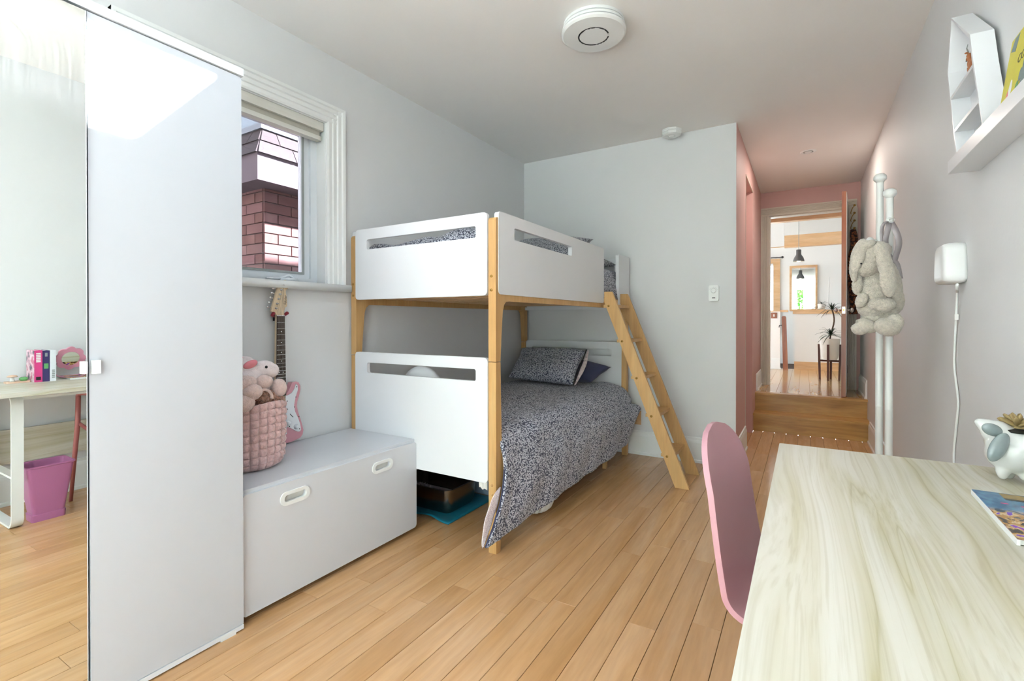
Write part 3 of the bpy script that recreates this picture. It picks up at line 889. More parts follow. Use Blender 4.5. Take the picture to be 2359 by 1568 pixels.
# ================================================================== FURNITURE
rugm = obj('bounce_rug', rbox(-2.30, 0.40, YR + 0.15, -1.30, 0.0005, 0.012, 0.004, 2), 'mattress', None, label='added large cream rug bouncing light in front of the rear windows', cat='rug')  # rug added out of view to bounce sunlight into the room
# ------------------------------------------------------------------ wardrobe
WF = -1.832
wb = thing('wardrobe', 'tall white wardrobe with one mirrored and one plain door', 'wardrobe', (-2.12, 0.57, 0))
obj('body', boxes((XL + 0.012, WF - 0.020, 0.10, 0.118, 0.02, 2.107), (XL + 0.012, WF - 0.020, 1.022, 1.04, 0.02, 2.107), (XL + 0.012, WF - 0.020, 0.118, 1.022, 0.03, 0.05), (XL + 0.012, XL + 0.02, 0.118, 1.022, 0.05, 2.107), (XL + 0.03, WF - 0.025, 0.566, 0.584, 0.05, 2.10)), 'white_mel', wb)
obj('top_panel', rbox(XL + 0.010, WF + 0.006, 0.095, 1.047, 2.109, 2.137, 0.002, 2), 'white_lac', wb)
dr = obj('door', rbox(WF - 0.018, WF, 0.580, 1.041, 0.024, 2.104, 0.0025, 2), 'toned_white_mel', wb, label='plain white wardrobe door')
obj('bottom_rail', rbox(WF - 0.03, WF + 0.003, 0.584, 1.040, 0.006, 0.022, 0.002, 1), 'white_lac', wb)
for y in (0.16, 0.985):
    obj('foot', rbox(WF - 0.09, WF + 0.004, y - 0.03, y + 0.025, 0.0, 0.018, 0.002, 1), 'white_plastic', wb)
def mrot(bm):
    c = Vector((WF, 0.574, 1.06))
    n = Vector((math.cos(R(0.7)) * math.cos(R(-0.45)), math.sin(R(0.7)), math.sin(R(-0.45))))
    q = Vector((1, 0, 0)).rotation_difference(n)
    return xform(bm, Matrix.Translation(c) @ q.to_matrix().to_4x4() @ Matrix.Translation(-c))
md = obj('mirror_door', mrot(rbox(WF - 0.018, WF - 0.001, 0.108, 0.5735, 0.024, 2.100, 0.001, 1)), 'darkedge', wb, label='full height mirror door with wiped smears')
obj('mirror_pane', mrot(boxes((WF - 0.001, WF + 0.003, 0.109, 0.5725, 0.026, 2.098))), 'mirror', md)
obj('edge_strip', mrot(boxes((WF - 0.001, WF + 0.0032, 0.5725, 0.5745, 0.026, 2.098))), 'white_lac', md)
obj('handle', rbox(WF - 0.001, WF + 0.016, 0.583, 0.603, 1.022, 1.062, 0.003, 2), 'white_plastic', dr)
obj('handle', rbox(WF + 0.003, WF + 0.014, 0.560, 0.572, 1.024, 1.060, 0.003, 2), 'white_plastic', md)

# ------------------------------------------------------------------ storage bench
BF = -1.854
sb = thing('storage_bench', 'low white toy storage bench with oval handle holes', 'storage bench', (-2.13, 1.54, 0))
obj('body', bev(boxes((XL + 0.024, BF - 0.022, 1.056, 2.024, 0.02, 0.492)), 0.001, 1), 'white_mel', sb)
obj('lid', rbox(XL + 0.023, BF - 0.014, 1.053, 2.026, 0.493, 0.518, 0.002, 2), 'white_mel', sb)
# drawer front with two oval holes: three plates, one per hole plus joining strip
def oval(cy, cz, a, b, n=6):
    return rrect(cy - a, cy + a, cz - b, cz + b, b * 0.98, n)
hs = [(1.276, 0.436), (1.774, 0.434)]
bm = bmesh.new()
yb0, yb1, zb0, zb1 = 1.053, 2.028, 0.028, 0.503
mid = (hs[0][0] + hs[1][0]) / 2
def plate(y0, y1, cy, cz, rl, rr_):
    inner = oval(cy, cz, 0.053, 0.0155, 6)
    outer = []
    for i, (py, pz) in enumerate(inner):
        q = i // 7
        t = (i % 7) / 6
        r_ = rr_ if q in (0, 3) else rl
        ccy = (y1 - r_) if q in (0, 3) else (y0 + r_)
        ccz = (zb1 - r_) if q in (0, 1) else (zb0 + r_)
        ang = R(q * 90 + 90 * t)
        outer.append((ccy + r_ * math.cos(ang), ccz + r_ * math.sin(ang)))
    holed(outer, inner, 0, BF - 0.018, BF, bm)
plate(yb0, mid, *hs[0], 0.012, 0.0005)
plate(mid, yb1, *hs[1], 0.0005, 0.018)
ft = obj('drawer_front', bm, 'white_mel', sb)
for cy, cz in hs:
    h = obj('handle', holed(oval(cy, cz, 0.070, 0.029, 8), oval(cy, cz, 0.052, 0.0145, 8), 0, BF - 0.006, BF + 0.005), 'white_plastic', ft, True, auto=40)
    obj('handle_cup', boxes((BF - 0.0175, BF - 0.016, cy - 0.053, cy + 0.053, cz - 0.016, cz + 0.016)), 'blindrail', ft)

# ------------------------------------------------------------------ bunk bed
BX0, BX1, BY0, BY1 = -2.392, -1.327, 2.035, 4.170
PW = 0.045
bed = thing('bunk_bed', 'white and birch bunk bed with slotted panels', 'bunk bed', ((BX0 + BX1) / 2, (BY0 + BY1) / 2, 0))
def post_up(y, s):
    P = [(0, 0.972), (0.043, 0.972), (0.052, 1.10), (0.062, 1.198), (0.067, 1.235), (0.079, 1.262), (0.098, 1.277), (0.125, 1.281), (0.125, 1.36), (0.045, 1.36), (0.045, 1.690), (0.036, 1.702), (0.009, 1.702), (0, 1.690)]
    return [(y + s * p, q) for p, q in P]
def post_lo(y, s):
    P = [(0, 0.0), (0.041, 0.0), (0.058, 0.30), (0.062, 0.36), (0.085, 0.40), (0.085, 0.50), (0.054, 0.53), (0.043, 0.969), (0, 0.969)]
    return [(y + s * p, q) for p, q in P]
for x in (BX0, BX1 - PW):
    for y, s in ((BY0, 1), (BY1, -1)):
        pu = obj('upper_post', bev(prism(post_up(y, s), 0, x, x + PW), 0.003, 2, 40), 'birch', bed)
        obj('lower_post', bev(prism(post_lo(y, s), 0, x, x + PW), 0.003, 2, 40), 'birch', bed)
        for zz in (1.335, 1.405):
            yy = y if s > 0 else y
            obj('bolt', lathe([(0.0, -0.003 * s), (0.007, -0.003 * s), (0.007, 0.002 * s)], (x + PW / 2 - 0.004, yy, zz), 'Y', 12), 'brass', pu, True)
        for zz in (0.30, 0.345):
            obj('bolt', lathe([(0.0, -0.004 * s), (0.006, -0.003 * s), (0.007, 0.002 * s)], (x + PW / 2 - 0.002, y, zz), 'Y', 12), 'birch', bed, True)
def slotted(name, axis, a, b, z0, z1, s0, s1, t0, t1, sz0=None, sz1=None, r=0.022):
    bm = holed(rrect(a, b, z0, z1, r, 5), rrect(s0, s1, sz0, sz1, 0.011, 5), axis, t0, t1)
    return obj(name, bev(bm, 0.004, 2, 60), 'white_lac', bed, True, auto=35)
slotted('upper_foot_panel', 1, -2.346, -1.376, 1.308, 1.731, -2.248, -1.446, 2.028, 2.050, 1.607, 1.667)
slotted('lower_foot_panel', 1, -2.350, -1.374, 0.352, 0.991, -2.246, -1.447, 2.028, 2.050, 0.868, 0.930)
slotted('upper_head_panel', 1, -2.346, -1.376, 1.308, 1.731, -2.248, -1.446, 4.145, 4.167, 1.607, 1.667)
slotted('lower_head_panel', 1, -2.346, -1.376, 0.352, 0.990, -2.281, -1.468, 4.142, 4.164, 0.862, 0.926)
slotted('guard_panel', 0, 2.056, 3.558, 1.314, 1.736, 2.212, 2.955, -1.350, -1.324, 1.609, 1.673)
obj('guard_end_panel', bev(prism(rrect(3.905, 4.196, 1.296, 1.733, 0.014, 4), 0, -1.350, -1.324), 0.003, 2, 60), 'white_lac', bed, True, auto=35)
slotted('wall_side_panel', 0, 2.056, 4.15, 1.314, 1.736, 2.212, 3.99, BX0 - 0.012, BX0 + 0.010, 1.609, 1.673)
for x in (BX0 + 0.006, BX1 - PW + 0.012):
    obj('upper_rail', rbox(x, x + 0.027, BY0 + 0.10, BY1 - 0.10, 1.281, 1.36, 0.003, 2), 'birch', bed)
    obj('lower_rail', rbox(x, x + 0.027, BY0 + 0.06, BY1 - 0.06, 0.40, 0.50, 0.003, 2), 'birch', bed)
obj('end_rail', rbox(BX0 + PW, BX1 - PW, BY1 - 0.045, BY1 - 0.026, 1.281, 1.31, 0.002, 1), 'white_lac', bed)
for k in range(13):
    y = BY0 + 0.10 + k * (BY1 - BY0 - 0.28) / 12
    obj('slat', rbox(BX0 + 0.035, BX1 - PW, y, y + 0.085, 1.318, 1.336, 0.002, 1), 'pine', bed)
    obj('slat', rbox(BX0 + 0.035, BX1 - PW, y, y + 0.085, 0.455, 0.473, 0.002, 1), 'pine', bed)
for x in (-1.376, -1.87):
    obj('support_leg', rbox(x, x + 0.028, 3.665, 3.700, 0.0, 0.455, 0.002, 1), 'birch', bed)

# ladder leaning on the upper rail
ld = thing('ladder', 'slanted birch bunk ladder with flat rungs', 'ladder', (-0.98, 3.70, 0))
strg = [(-0.777, 0.001), (-0.680, 0.001), (-1.228, 1.372), (-1.240, 1.397), (-1.300, 1.398), (-1.300, 1.320)]
for y in (3.50, 3.872):
    s_ = obj('stringer', bev(prism(strg, 1, y, y + 0.024), 0.003, 2, 30), 'birch', ld)
rg = [(-1.262, 1.290), (-1.157, 1.026), (-1.048, 0.757), (-0.940, 0.488), (-0.829, 0.213)]
for x, z in rg:
    obj('rung', rbox(x - 0.052, x + 0.040, 3.524, 3.872, z - 0.011, z + 0.011, 0.003, 2), 'birch', ld)
    obj('bolt', lathe([(0.0, -0.003), (0.008, -0.002), (0.009, 0.003)], (x - 0.004, 3.4995, z), 'Y', 12), 'brass', ld, True)

# ------------------------------------------------------------------ mattresses and bedding
setp(obj('mattress', rbox(BX0 + 0.032, -1.356, 2.054, 4.138, 0.475, 0.575, 0.03, 3), 'mattress', None, True), 'white mattress on the lower bunk', 'mattress')
setp(obj('mattress', rbox(BX0 + 0.032, -1.356, 2.054, 4.14, 1.338, 1.50, 0.03, 3), 'mattress', None, True), 'white mattress on the upper bunk', 'mattress')

def nz(x, y, s):
    return mnoise.noise(Vector((x * s, y * s, 3.7)))
HEM = [(1.90, 0.135), (2.109, 0.108), (2.47, 0.118), (2.968, 0.134), (3.5, 0.15), (3.97, 0.184), (4.10, 0.24)]
def interp(tab, x):
    if x <= tab[0][0]: return tab[0][1]
    for (a, p), (b, q) in zip(tab, tab[1:]):
        if x <= b:
            return p + (q - p) * (x - a) / (b - a)
    return tab[-1][1]
def duvet(u, v):
    # u along the bed, v across: 0 wall side, 1 hem
    y = 2.075 + u * 2.015
    if v < 0.45:
        t = v / 0.45
        x = BX0 + 0.04 + t * (0.94)
        z = 0.600 + 0.022 * nz(x, y, 3.0) + 0.008 * nz(x, y, 11)
        z += 0.02 * math.sin(t * math.pi)
        if u < 0.05: z -= 0.03 * (1 - u / 0.05)
    else:
        t = (v - 0.45) / 0.55
        # rounded shoulder, then the drop
        if t < 0.25:
            a = t / 0.25 * math.pi / 2
            rx, rz = 0.13 - 0.03 * (1 - u), 0.15
            x0 = BX0 + 0.98
            x = x0 + rx * math.sin(a)
            z = 0.600 - rz * (1 - math.cos(a))
            h = 0.0
        else:
            h = (t - 0.25) / 0.75
            x0 = BX0 + 0.98 + 0.13 - 0.03 * (1 - u)
            zt = 0.45
            zb = interp(HEM, y)
            z = zt + (zb - zt) * h
            bulge = 0.045 * math.sin(min(1, h * 1.5) * math.pi * 0.62) * (0.35 + 0.65 * u) + 0.035 * u * (1 - h)
            x = x0 + bulge
        amp = 0.35 + 0.65 * h
        x += amp * (0.010 * nz(y * 1.0 - z * 0.9, z * 0.6, 5.0) + 0.007 * math.sin((y + 0.45 * (0.6 - z)) * 21.0 + 2 * nz(y, z, 2)) + 0.005 * nz(y, z, 16))
        z += 0.006 * nz(y, z, 12) * (1 - h)
        # near corner flares out past the post
        y -= 0.20 * (1 - u) ** 6 * h ** 1.6
        if u < 0.04 and h > 0:
            x += 0.012 * h
        # far hem sweeps up
        if u > 0.86:
            k = (u - 0.86) / 0.14
            y += 0.05 * math.sin(h * math.pi) * k
            z += 0.16 * k * k * h
    return (x, y, z)
dv = obj('duvet', grid(duvet, 150, 84), 'floral', None, True, label='navy white-flowered duvet hanging over the lower bunk side', cat='duvet')
so = dv.modifiers.new('thick', 'SOLIDIFY'); so.thickness = 0.016; so.offset = -1
# piping and turned pink corner
hem = [Vector(duvet(0.0, 0.62 + 0.38 * i / 20)) + Vector((0.006, -0.004, 0)) for i in range(21)]
obj('piping', tube(hem, 0.004, 8), 'navy', dv, True)
def lining(u, v):
    a = Vector(duvet(0.0, 0.72 + 0.28 * v)) + Vector((-0.008, 0.0, 0))
    out = 0.075 * math.sin(v ** 0.75 * math.pi) ** 0.8
    return a + Vector((-0.006 * u, -out * u + (0.0 if v < 1 else 0), -0.012 * u * v))
lg = obj('turned_corner', grid(lining, 8, 20), 'lining', dv, True)
s2 = lg.modifiers.new('thick', 'SOLIDIFY'); s2.thickness = 0.004

def duvet_up(u, v):
    y = 2.07 + u * 2.05
    t = v
    x = BX0 + 0.035 + t * 1.005
    e = min(1, min(v, 1 - v) / 0.08)
    f = min(1, min(u, 1 - u) / 0.03)
    z = 1.505 + 0.075 * math.sqrt(max(0, 1 - (1 - e) ** 2)) * math.sqrt(max(0, 1 - (1 - f) ** 2)) + 0.03 * nz(x, y, 3.2) + 0.012 * nz(x, y, 9)
    # rumpled ridge along the foot
    z += (0.035 + 0.045 * v + 0.012 * math.sin(v * 19)) * math.exp(-((y - 2.16) / 0.09) ** 2)
    if v > 0.95:
        z -= 0.16 * ((v - 0.95) / 0.05) ** 1.5
        x -= 0.0
    return (x, y, z)
du = obj('duvet', grid(duvet_up, 70, 50), 'floral', None, True, label='rumpled navy floral duvet spread on the upper bunk', cat='duvet')
so = du.modifiers.new('thick', 'SOLIDIFY'); so.thickness = 0.02; so.offset = -1

def pillow(name, c00, c10, c01, c11, th, mat, label, seed=1, n=26, pinch=0.10):
    c00, c10, c01, c11 = map(Vector, (c00, c10, c01, c11))
    nrm = (c10 - c00).cross(c01 - c00).normalized()
    V, F = [], []
    for side in (1, -1):
        base = len(V)
        for j in range(n + 1):
            for i in range(n + 1):
                u, v = i / n, j / n
                a, b = 2 * u - 1, 2 * v - 1
                # edges pulled in between the corners
                uu = 0.5 + 0.5 * a * (1 - pinch * (1 - b * b) * abs(a) ** 3)
                vv = 0.5 + 0.5 * b * (1 - pinch * (1 - a * a) * abs(b) ** 3)
                p = (c00 * (1 - uu) + c10 * uu) * (1 - vv) + (c01 * (1 - uu) + c11 * uu) * vv
                h = ((1 - a ** 4) * (1 - b ** 4)) ** 0.55
                h *= 1 + 0.16 * mnoise.noise(Vector((u * 4 + seed, v * 4, side)))
                V.append(tuple(p + nrm * side * th * 0.5 * h))
        for j in range(n):
            for i in range(n):
                q = base + j * (n + 1) + i
                f = (q, q + 1, q + n + 2, q + n + 1)
                F.append(f if side > 0 else f[::-1])
    bm = bmesh.new()
    vs_ = [bm.verts.new(p) for p in V]
    for f in F:
        bm.faces.new([vs_[i] for i in f])
    bmesh.ops.remove_doubles(bm, verts=bm.verts, dist=1e-5)
    return obj(name, bm, mat, None, True, label=label, cat='pillow')
pl = pillow('pillow', (-2.285, 3.70, 0.668), (-1.560, 3.525, 0.668), (-2.345, 4.05, 0.915), (-1.60, 3.90, 0.925), 0.15, 'floral', 'navy floral pillow propped at the lower headboard', 2)
edge = [Vector((-1.560, 3.525, 0.668)).lerp(Vector((-1.60, 3.90, 0.925)), i / 10) + Vector((0.004, -0.004, 0)) for i in range(11)]
obj('piping', tube([p + Vector((-0.008, -0.006, 0.004)) for p in edge], 0.005, 8), 'black', pl, True)
fl = bmesh.new()
for i in range(10):
    t0, t1 = i / 10, (i + 1) / 10
    w0, w1 = 0.028 * math.sin(t0 * math.pi) + 0.004, 0.028 * math.sin(t1 * math.pi) + 0.004
    q = [edge[i], edge[i] + Vector((w0, 0.012, 0)), edge[i + 1] + Vector((w1, 0.012, 0)), edge[i + 1]]
    fl.faces.new([fl.verts.new(p) for p in q])
fo = obj('flange', fl, 'lining', pl, True)
m_ = fo.modifiers.new('thick', 'SOLIDIFY'); m_.thickness = 0.006
pillow('pillow', (-2.00, 3.90, 0.655), (-1.535, 3.80, 0.665), (-1.95, 4.08, 0.86), (-1.395, 3.93, 0.785), 0.13, 'navy', 'plain navy pillow tucked behind the floral one', 4)
pillow('pillow', (-2.22, 3.42, 1.665), (-1.48, 3.40, 1.665), (-2.20, 3.74, 1.880), (-1.47, 3.71, 1.840), 0.14, 'floral_up', 'dark floral pillow at the upper headboard', 6)
pillow('pillow', (-1.92, 3.60, 1.70), (-1.372, 3.58, 1.655), (-1.94, 4.03, 1.72), (-1.375, 4.00, 1.655), 0.09, 'floral_up', 'dark floral pillow lying in the ladder gap of the upper bunk', 8)
# round white cushion behind the lower foot panel
setp(obj('round_cushion', lathe([(0.0, -0.05), (0.11, -0.045), (0.145, -0.02), (0.15, 0.0), (0.145, 0.02), (0.11, 0.045), (0.0, 0.05)], (-1.93, 2.16, 0.765), 'Y', 28), 'white_lac', None, True), 'round white cushion standing behind the lower foot panel', 'cushion')

# ------------------------------------------------------------------ under the bed
mt = bmesh.new()
gx, gy = 24, 24
def mat_f(u, v):
    x = -2.30 + u * 0.545
    y = 2.205 + v * 0.47
    z = 0.008 + 0.018 * math.exp(-(v / 0.09) ** 2) * math.exp(-((u - 0.72) / 0.16) ** 2) + 0.001 * math.sin(v * 60)
    y -= 0.02 * math.exp(-(v / 0.2) ** 2) * math.exp(-((u - 0.95) / 0.2) ** 2)
    return (x, y, z)
o = obj('litter_mat', grid(mat_f, gx, gy), 'teal', None, True, label='thin teal mat under the steel tray', cat='mat')
m_ = o.modifiers.new('thick', 'SOLIDIFY'); m_.thickness = 0.007; m_.offset = -1
def tray_ring(x0, x1, y0, y1, r, z, n=6):
    return [(p[0], p[1], z) for p in rrect(x0, x1, y0, y1, r, n)]
tr = thing('litter_tray', 'deep stainless steel litter tray under the bunk foot panel', 'tray', (-2.03, 2.44, 0.012))
bm = bmesh.new()
rings = [tray_ring(-2.245, -1.835, 2.285, 2.545, 0.035, 0.0125), tray_ring(-2.262, -1.818, 2.268, 2.562, 0.045, 0.045), tray_ring(-2.272, -1.810, 2.258, 2.570, 0.05, 0.158), tray_ring(-2.282, -1.800, 2.248, 2.580, 0.055, 0.161), tray_ring(-2.280, -1.802, 2.250, 2.578, 0.054, 0.164), tray_ring(-2.266, -1.816, 2.264, 2.564, 0.045, 0.160), tray_ring(-2.256, -1.824, 2.274, 2.556, 0.04, 0.045)]
prev = None
for r_ in rings:
    cur = [bm.verts.new(p) for p in r_]
    if prev:
        for i in range(len(cur)):
            j = (i + 1) % len(cur)
            bm.faces.new((prev[i], prev[j], cur[j], cur[i]))
    else:
        bm.faces.new(cur[::-1])
    prev = cur
bm.faces.new(prev)
obj('tray', bm, 'steel', tr, True, auto=50)
V, F = [], []
rr = random.Random(9)
for i in range(420):
    x, y = rr.uniform(-2.24, -1.845), rr.uniform(2.285, 2.42)
    z = 0.06 + 0.055 * math.exp(-((y - 2.33) / 0.06) ** 2) * (0.6 + 0.4 * math.sin(x * 17)) + rr.uniform(0, 0.035)
    a = Vector((rr.uniform(-1, 1), rr.uniform(-1, 1), rr.uniform(-0.3, 1))).normalized() * rr.uniform(0.008, 0.017)
    b = a.orthogonal().normalized() * rr.uniform(0.005, 0.009)
    k = len(V)
    c = Vector((x, y, z))
    V += [tuple(c - a), tuple(c + b), tuple(c + a), tuple(c - b)]
    F.append((k, k + 1, k + 2, k + 3))
V += [(-2.25, 2.28, 0.05), (-1.83, 2.28, 0.05), (-1.83, 2.55, 0.05), (-2.25, 2.55, 0.05)]
k = len(V) - 4
F.append((k, k + 1, k + 2, k + 3))
obj('paper_litter', (V, F), 'paperlitter', tr, kind='stuff')
tb = thing('storage_tub', 'blue grey plastic tub at the back of the teal mat', 'storage box', (-1.98, 2.86, 0))
obj('tub', bev(prism([(-2.25, 0.0), (-1.72, 0.0), (-1.70, 0.22), (-2.27, 0.22)], 1, 2.70, 3.05), 0.012, 2), 'bluegrey', tb, True, auto=40)
obj('lid', rbox(-2.28, -1.69, 2.69, 3.06, 0.221, 0.245, 0.008, 2), 'white_plastic', tb, True, auto=40)
# white cloth hanging at the foot panel and cream scalloped cushion on the floor
V = grid(lambda u, v: (-1.46 + 0.055 * u, 2.075 + 0.006 * math.sin(u * 6), 0.352 - 0.05 * v + 0.006 * math.sin(u * 9 + v)), 8, 6)
o = obj('cloth_tag', V, 'paper', None, True, label='white cloth corner hanging below the lower foot panel', cat='cloth')
m_ = o.modifiers.new('thick', 'SOLIDIFY'); m_.thickness = 0.004
def scallop(u, v):
    a = 2 * math.pi * u
    ph = math.pi * (v - 0.5)
    rr_ = 1 + 0.13 * abs(math.sin(a * 11))
    return (-1.455 + 0.125 * rr_ * math.cos(a) * max(0, math.cos(ph)) ** 0.6, 2.63 + 0.125 * rr_ * math.sin(a) * (max(0, math.cos(ph)) ** 0.6), 0.066 + 0.064 * math.sin(ph))
setp(obj('scalloped_cushion', grid(scallop, 176, 14, True), 'mattress', None, True), 'cream scalloped floor cushion peeking out under the duvet', 'cushion')
# ------------------------------------------------------------------ guitar on its wall hanger
GX = -2.372                                    # front of the guitar body
GY = 1.549
gt = thing('electric_guitar', 'small shell pink electric guitar hanging above the bench', 'guitar', (GX, GY, 0.53))
bodyR = [(1.578, 0.780), (1.597, 0.806), (1.611, 0.832), (1.617, 0.847), (1.640, 0.850), (1.657, 0.842), (1.667, 0.823), (1.667, 0.800), (1.658, 0.767), (1.648, 0.738), (1.645, 0.715), (1.653, 0.680), (1.667, 0.641), (1.677, 0.608), (1.685, 0.576), (1.680, 0.553), (1.665, 0.537), (1.62, 0.527), (1.56, 0.524)]
bodyL = [(1.48, 0.527), (1.43, 0.540), (1.412, 0.575), (1.418, 0.620), (1.438, 0.67), (1.448, 0.715), (1.438, 0.765), (1.420, 0.82), (1.418, 0.872), (1.440, 0.893), (1.470, 0.872), (1.495, 0.83), (1.52, 0.792)]
bm = prism(bodyR + bodyL, 0, GX - 0.034, GX)
obj('body', bev(bm, 0.008, 3, 50), 'guitar_pink', gt, True, auto=60)
pg = [(1.566, 0.783), (1.587, 0.780), (1.612, 0.790), (1.629, 0.811), (1.638, 0.836), (1.648, 0.826), (1.649, 0.803), (1.634, 0.761), (1.626, 0.722), (1.631, 0.690), (1.651, 0.646), (1.663, 0.613), (1.668, 0.583), (1.662, 0.573), (1.648, 0.574), (1.628, 0.586), (1.606, 0.602), (1.586, 0.612), (1.559, 0.613), (1.50, 0.613), (1.47, 0.64), (1.465, 0.70), (1.455, 0.77), (1.445, 0.83), (1.46, 0.85), (1.485, 0.82), (1.51, 0.785)]
pgo = obj('pickguard', prism(pg, 0, GX + 0.0005, GX + 0.0035), 'pickguard', gt)
for y, z in ((1.642, 0.82), (1.572, 0.774), (1.637, 0.765), (1.629, 0.712), (1.655, 0.655), (1.659, 0.588), (1.598, 0.612), (1.586, 0.750), (1.586, 0.707)):
    obj('screw', lathe([(0, 0.002), (0.0028, 0.0012), (0.003, 0)], (GX + 0.0035, y, z), 'X', 8), 'black', pgo, True)
for y, z in ((1.591, 0.632), (1.637, 0.604), (1.553, 0.650)):
    obj('knob', lathe([(0.0, 0.016), (0.009, 0.016), (0.011, 0.012), (0.012, 0.002), (0.014, 0)], (GX + 0.0035, y, z), 'X', 18), 'pickguard', gt, True)
obj('selector_switch', tube([(GX + 0.0045, 1.601, 0.679), (GX + 0.0045, 1.619, 0.659)], 0.0018, 6), 'black', gt)
for z in (0.655, 0.695, 0.735):
    obj('pickup', rbox(GX + 0.003, GX + 0.011, GY - 0.035, GY + 0.026, z - 0.008, z + 0.008, 0.004, 2), 'pickguard', gt, True)
br = obj('bridge', rbox(GX + 0.001, GX + 0.008, GY - 0.03, GY + 0.03, 0.575, 0.612, 0.002, 1), 'chrome', gt)
for i in range(6):
    yy = GY - 0.02 + i * 0.008
    obj('saddle', rbox(GX + 0.008, GX + 0.013, yy - 0.003, yy + 0.003, 0.582, 0.606, 0.001, 1), 'chrome', br)
obj('neck', prism([(1.527, 1.214), (1.570, 1.214), (1.5765, 0.74), (1.5195, 0.74)], 0, GX - 0.012, GX + 0.004), 'maple', gt)
fb = obj('fretboard', prism([(1.527, 1.206), (1.570, 1.206), (1.5765, 0.782), (1.5195, 0.782)], 0, GX + 0.004, GX + 0.009), 'rosewood', gt)
obj('nut', boxes((GX + 0.004, GX + 0.0115, 1.527, 1.570, 1.2055, 1.2095)), 'pickguard', gt)
scale_len = 0.615
zf = 1.206
frets = [1.206 - scale_len * (1 - 2 ** (-n / 12)) for n in range(1, 21)]
for z in frets:
    if z > 0.785:
        w = 0.0215 + 0.007 * (1.206 - z) / 0.43
        obj('fret', boxes((GX + 0.009, GX + 0.0102, 1.5483 - w, 1.5483 + w, z - 0.0009, z + 0.0009)), 'chrome', fb)
allf = [1.206] + frets
for n in (3, 5, 7, 9, 15, 17):
    z = (allf[n - 1] + allf[n]) / 2
    obj('inlay', lathe([(0, 0.0006), (0.003, 0.0005), (0.003, 0)], (GX + 0.009, 1.549, z), 'X', 10), 'pickguard', fb)
for dy in (-0.011, 0.011):
    z = (allf[11] + allf[12]) / 2
    obj('inlay', lathe([(0, 0.0006), (0.003, 0.0005), (0.003, 0)], (GX + 0.009, 1.549 + dy, z), 'X', 10), 'pickguard', fb)
HS = [(1.497, 1.230), (1.501, 1.249), (1.521, 1.312), (1.540, 1.374), (1.551, 1.385), (1.562, 1.394), (1.578, 1.399), (1.594, 1.392), (1.601, 1.376), (1.597, 1.358), (1.583, 1.346), (1.579, 1.334), (1.583, 1.312), (1.586, 1.287), (1.587, 1.259), (1.577, 1.251), (1.569, 1.233), (1.569, 1.212), (1.528, 1.212), (1.513, 1.220)]
hd = obj('headstock', bev(prism(HS, 0, GX - 0.008, GX + 0.004), 0.002, 2, 50), 'maple', gt, True, auto=50)
TP = [(1.560, 1.369), (1.552, 1.344), (1.544, 1.320), (1.537, 1.295), (1.528, 1.270), (1.522, 1.246)]
for i, (y, z) in enumerate(TP):
    pt = obj('tuner_post', lathe([(0.006, 0), (0.006, 0.002), (0.0035, 0.003), (0.0035, 0.012), (0, 0.012)], (GX + 0.004, y, z), 'X', 12), 'chrome', gt, True)
    yl = HS[0][0] + (z - 1.230) / (1.374 - 1.230) * (1.540 - 1.497)
    bm = tube([(GX - 0.006, yl + 0.004, z + 0.003), (GX - 0.006, yl - 0.012, z + 0.005)], 0.0022, 8)
    sphere((GX - 0.006, yl - 0.018, z + 0.006), (0.0045, 0.0075, 0.0062), 12, 8, bm)
    obj('tuning_key', bm, 'chrome', pt, True)
    # string from the post over the nut to the bridge
    sy0 = 1.5315 + i * 0.0067
    sy1 = GY - 0.02 + i * 0.008
    obj('string', tube([(GX + 0.010, y, z), (GX + 0.0122, 1.5315 + (5 - i) * 0.0068, 1.209), (GX + 0.0145, GY - 0.02 + (5 - i) * 0.008, 0.60)], 0.0004 + 0.00007 * (5 - i), 5), 'steel', gt)
for y, z in ((1.548, 1.262), (1.553, 1.268)):
    pass
mtx = Matrix(((0, 0, 1, GX + 0.0042), (0, 1, 0, 0), (1, 0, 0, 0), (0, 0, 0, 1)))
# lettering runs up the headstock edge
ang = R(84)
mt_ = Matrix.Translation((GX + 0.0045, 1.5755, 1.290)) @ Matrix(((0, 0, 1, 0), (math.cos(ang), -math.sin(ang), 0, 0), (math.sin(ang), math.cos(ang), 0, 0), (0, 0, 0, 1)))
text_obj('lettering', 'Squier', 0.020, 'black', gt, mt_, 0.0003, shear=0.25)
hg = thing('guitar_hanger', 'dark red padded wall hook holding the guitar neck', 'guitar hanger', (XL, GY, 1.21))
obj('wall_plate', rbox(XL + 0.0004, XL + 0.012, 1.535, 1.565, 1.18, 1.225, 0.004, 2), 'black', hg)
for s, (y, z) in ((-1, (1.508, 1.216)), (1, (1.579, 1.219))):
    bm = tube([(XL + 0.012, 1.55 + s * 0.012, 1.203), (GX - 0.025, 1.55 + s * 0.024, 1.203), (GX - 0.006, y, z - 0.006), (GX + 0.014, y + s * 0.004, z + 0.004)], [0.005, 0.005, 0.008, 0.0085], 10)
    obj('yoke_arm', bm, 'red', hg, True)

